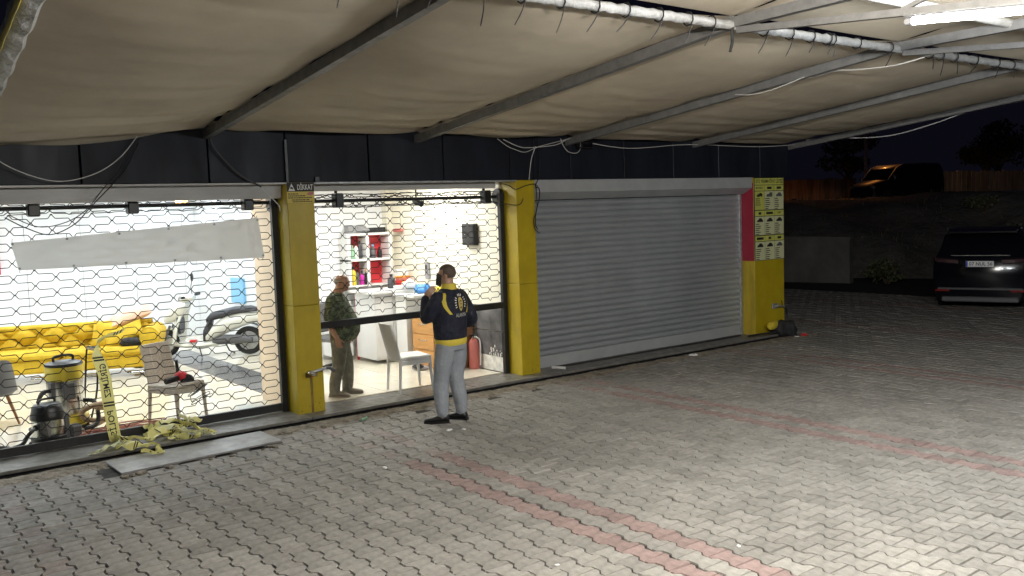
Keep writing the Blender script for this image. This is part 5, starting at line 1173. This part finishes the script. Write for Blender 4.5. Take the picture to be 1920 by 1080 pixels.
# parked van on the higher ground
t = thing('van', 'dark van on the higher ground with its windscreen pillar edged in orange light', 'van', (33.6, 12.2, 1.98), R(-12)); t.scale = (.86, .86, .86)
def vsec(y, w, zt, zb=.35): return [(-w, y, zb), (w, y, zb), (w*1.0, y, zb+.55*(zt-zb)), (w*.92, y, zt-.12), (w*.78, y, zt), (-w*.78, y, zt), (-w*.92, y, zt-.12), (-w, y, zb+.55*(zt-zb))]
MB().loft([[(p[1], p[0], p[2]) for p in vsec(*q)] for q in ((-2.3,.75,.85),(-2.1,.9,1.0),(-1.45,.92,1.12),(-.75,.93,1.78),(-.3,.95,1.93),(1.2,.95,1.97),(2.3,.93,1.95),(2.5,.9,1.7))]).build('body', 'van', t, True)
for s in (-1, 1):
    MB().add([(-1.2,s*.945,1.2),(-.70,s*.93,1.72),(.0,s*.93,1.78),(.0,s*.958,1.2)], [(0,1,2,3)]).build('side_window', 'glass', t); MB().bbox(-1.25, -1.1, s*1.08-.08, s*1.08+.08, 1.15, 1.35, .03).build('mirror', 'blackp', t)
    for wy in (-1.5, 1.6): w = MB().lathe([(.2,-.1),(.32,-.1),(.34,0),(.32,.1),(.2,.1)], (wy, s*.85, .34), 18, 0, 'y').build('wheel', 'rubber', t, True); MB().lathe([(.03,-.06),(.2,-.06),(.2,.06),(.03,.06)], (wy, s*.88, .34), 14, 0, 'y').build('rim', 'rimm', w, True)
MB().add([(-1.40,-.8,1.17),(-1.40,.8,1.17),(-.80,.76,1.74),(-.80,-.76,1.74)], [(0,1,2,3)]).build('windscreen', 'glass', t); MB().ell((-1.15, -.1, 1.25), .015, .015, .015, 8).build('dash_light', 'bluel_led', t)
for s in (-1, 1): MB().tube([(-1.42, s*.86, 1.14), (-.78, s*.83, 1.77), (-.3, s*.80, 1.93)], .018, 6).build('pillar_trim', 'galv', t, True); MB().bbox(-2.3, -2.15, s*.65-.15, s*.65+.15, .7, .88, .03).build('headlight', 'greytrim', t)

# dark SUV seen from behind
va = math.atan2(9.1, 18.0)
t = thing('parked_car', 'black SUV with a white number plate parked facing away in the dark yard', 'car', (14.05, -.95, GZ), va-R(90)-R(8)); t.scale = (.96, 1, .97)
def csec(y, pts): return [(x, y, z) for x, z in pts]+[(-x, y, z) for x, z in pts[::-1]]
low = [(0,.80,.82,1.02), (.06,.87,.90,1.12), (.35,.915,.93,1.14), (1.2,.925,.935,1.10), (2.6,.925,.935,1.0), (3.5,.90,.92,.95), (4.1,.82,.86,.85), (4.35,.68,.72,.70)]
MB().loft([csec(y, [(w0*.9,.20),(w0,.34),(w1,.62),(w1*.985,zt-.12),(w1*.93,zt)]) for y, w0, w1, zt in low]).build('body', 'car', t, True)
top = [(.10,.80,1.02,1.04), (.30,.78,1.02,1.42), (.50,.74,1.02,1.60), (1.0,.72,1.02,1.66), (2.0,.70,1.0,1.66), (2.5,.68,1.0,1.55), (3.2,.70,.98,1.02)]
MB().loft([csec(y, [(w*1.13,zb),(w*1.08,zb+.3*(zt-zb)),(w*.97,zb+.85*(zt-zb)),(w*.85,zt),]) for y, w, zb, zt in top]).build('cabin', 'car', t, True)
MB().add([(-.70,.185,1.17),(.70,.185,1.17),(.62,.385,1.50),(-.62,.385,1.50)], [(0,1,2,3)]).build('rear_window', 'glass', t)
MB().loft([csec(y, [(.66,z0),(.64,z0+.035)]) for y, z0 in ((.18,1.58),(.45,1.63),(.6,1.64))]).build('spoiler', 'car', t, True)
for s in (-1, 1):
    MB().loft([[(s*x, y+dy, z+dz) for dy, dz in ((0,-.05),(-.035,-.03),(-.035,.03),(0,.05))] for x, y, z in ((.40,.0,1.00),(.60,-.005,1.015),(.80,.02,1.03),(.905,.12,1.05),(.935,.34,1.06))]).build('tail_lamp', 'lensclear', t, True)
    MB().bbox(s*.70-.14, s*.70+.14, -.045, -.0, .385, .43, .01).build('reflector', 'lens', t)
    MB().add([(s*.925,.75,1.06),(s*.79,.85,1.52),(s*.76,1.9,1.54),(s*.76,2.4,1.46),(s*.87,2.9,1.08)], [(0,1,2,3,4)]).build('side_window', 'glass', t)
    MB().bbox(s*1.0-.09, s*1.0+.09, 2.75, 2.88, 1.0, 1.16, .03).build('door_mirror', 'car', t)
    for wy in (.80, 3.5):
        w = MB().lathe([(.22,-.11),(.345,-.10),(.365,-.04),(.365,.04),(.345,.10),(.22,.11)], (s*.80, wy, .365), 24, 0, 'x').build('wheel', 'rubber', t, True); MB().lathe([(.03,-.1),(.225,-.1),(.225,.1),(.03,.1)], (s*.82, wy, .365), 18, 0, 'x').build('rim', 'rimm', w, True)
    MB().tube([(s*.70, .55, 1.66), (s*.69, 1.0, 1.70), (s*.67, 2.2, 1.69)], .016, 6).build('roof_rail', 'greytrim', t, True)
MB().bbox(-.80, .80, -.05, .10, .42, .465, .015).build('bumper_trim', 'greytrim', t); MB().bbox(-.72, .72, -.04, .10, .17, .28, .02).build('skid_plate', 'greytrim', t)
MB().bbox(-.55, .55, .03, .07, 1.115, 1.14, .006).build('chrome_strip', 'chrome', t); MB().tube([(-.05,.16,1.09),(.28,.20,1.13)], .009, 6).build('wiper', 'blackp', t)
pl = MB().bbox(-.26, .26, -.025, -.002, .895, 1.015, .004).build('number_plate', 'plate', t); MB().box(-.259, -.222, -.0262, -.0252, .898, 1.012).build('blue_band', 'plateb', pl)
text('lettering', '07 NUL 56', .10, pl, T(.018, -.0258, .955) @ FRONT, 'print', width=.43)
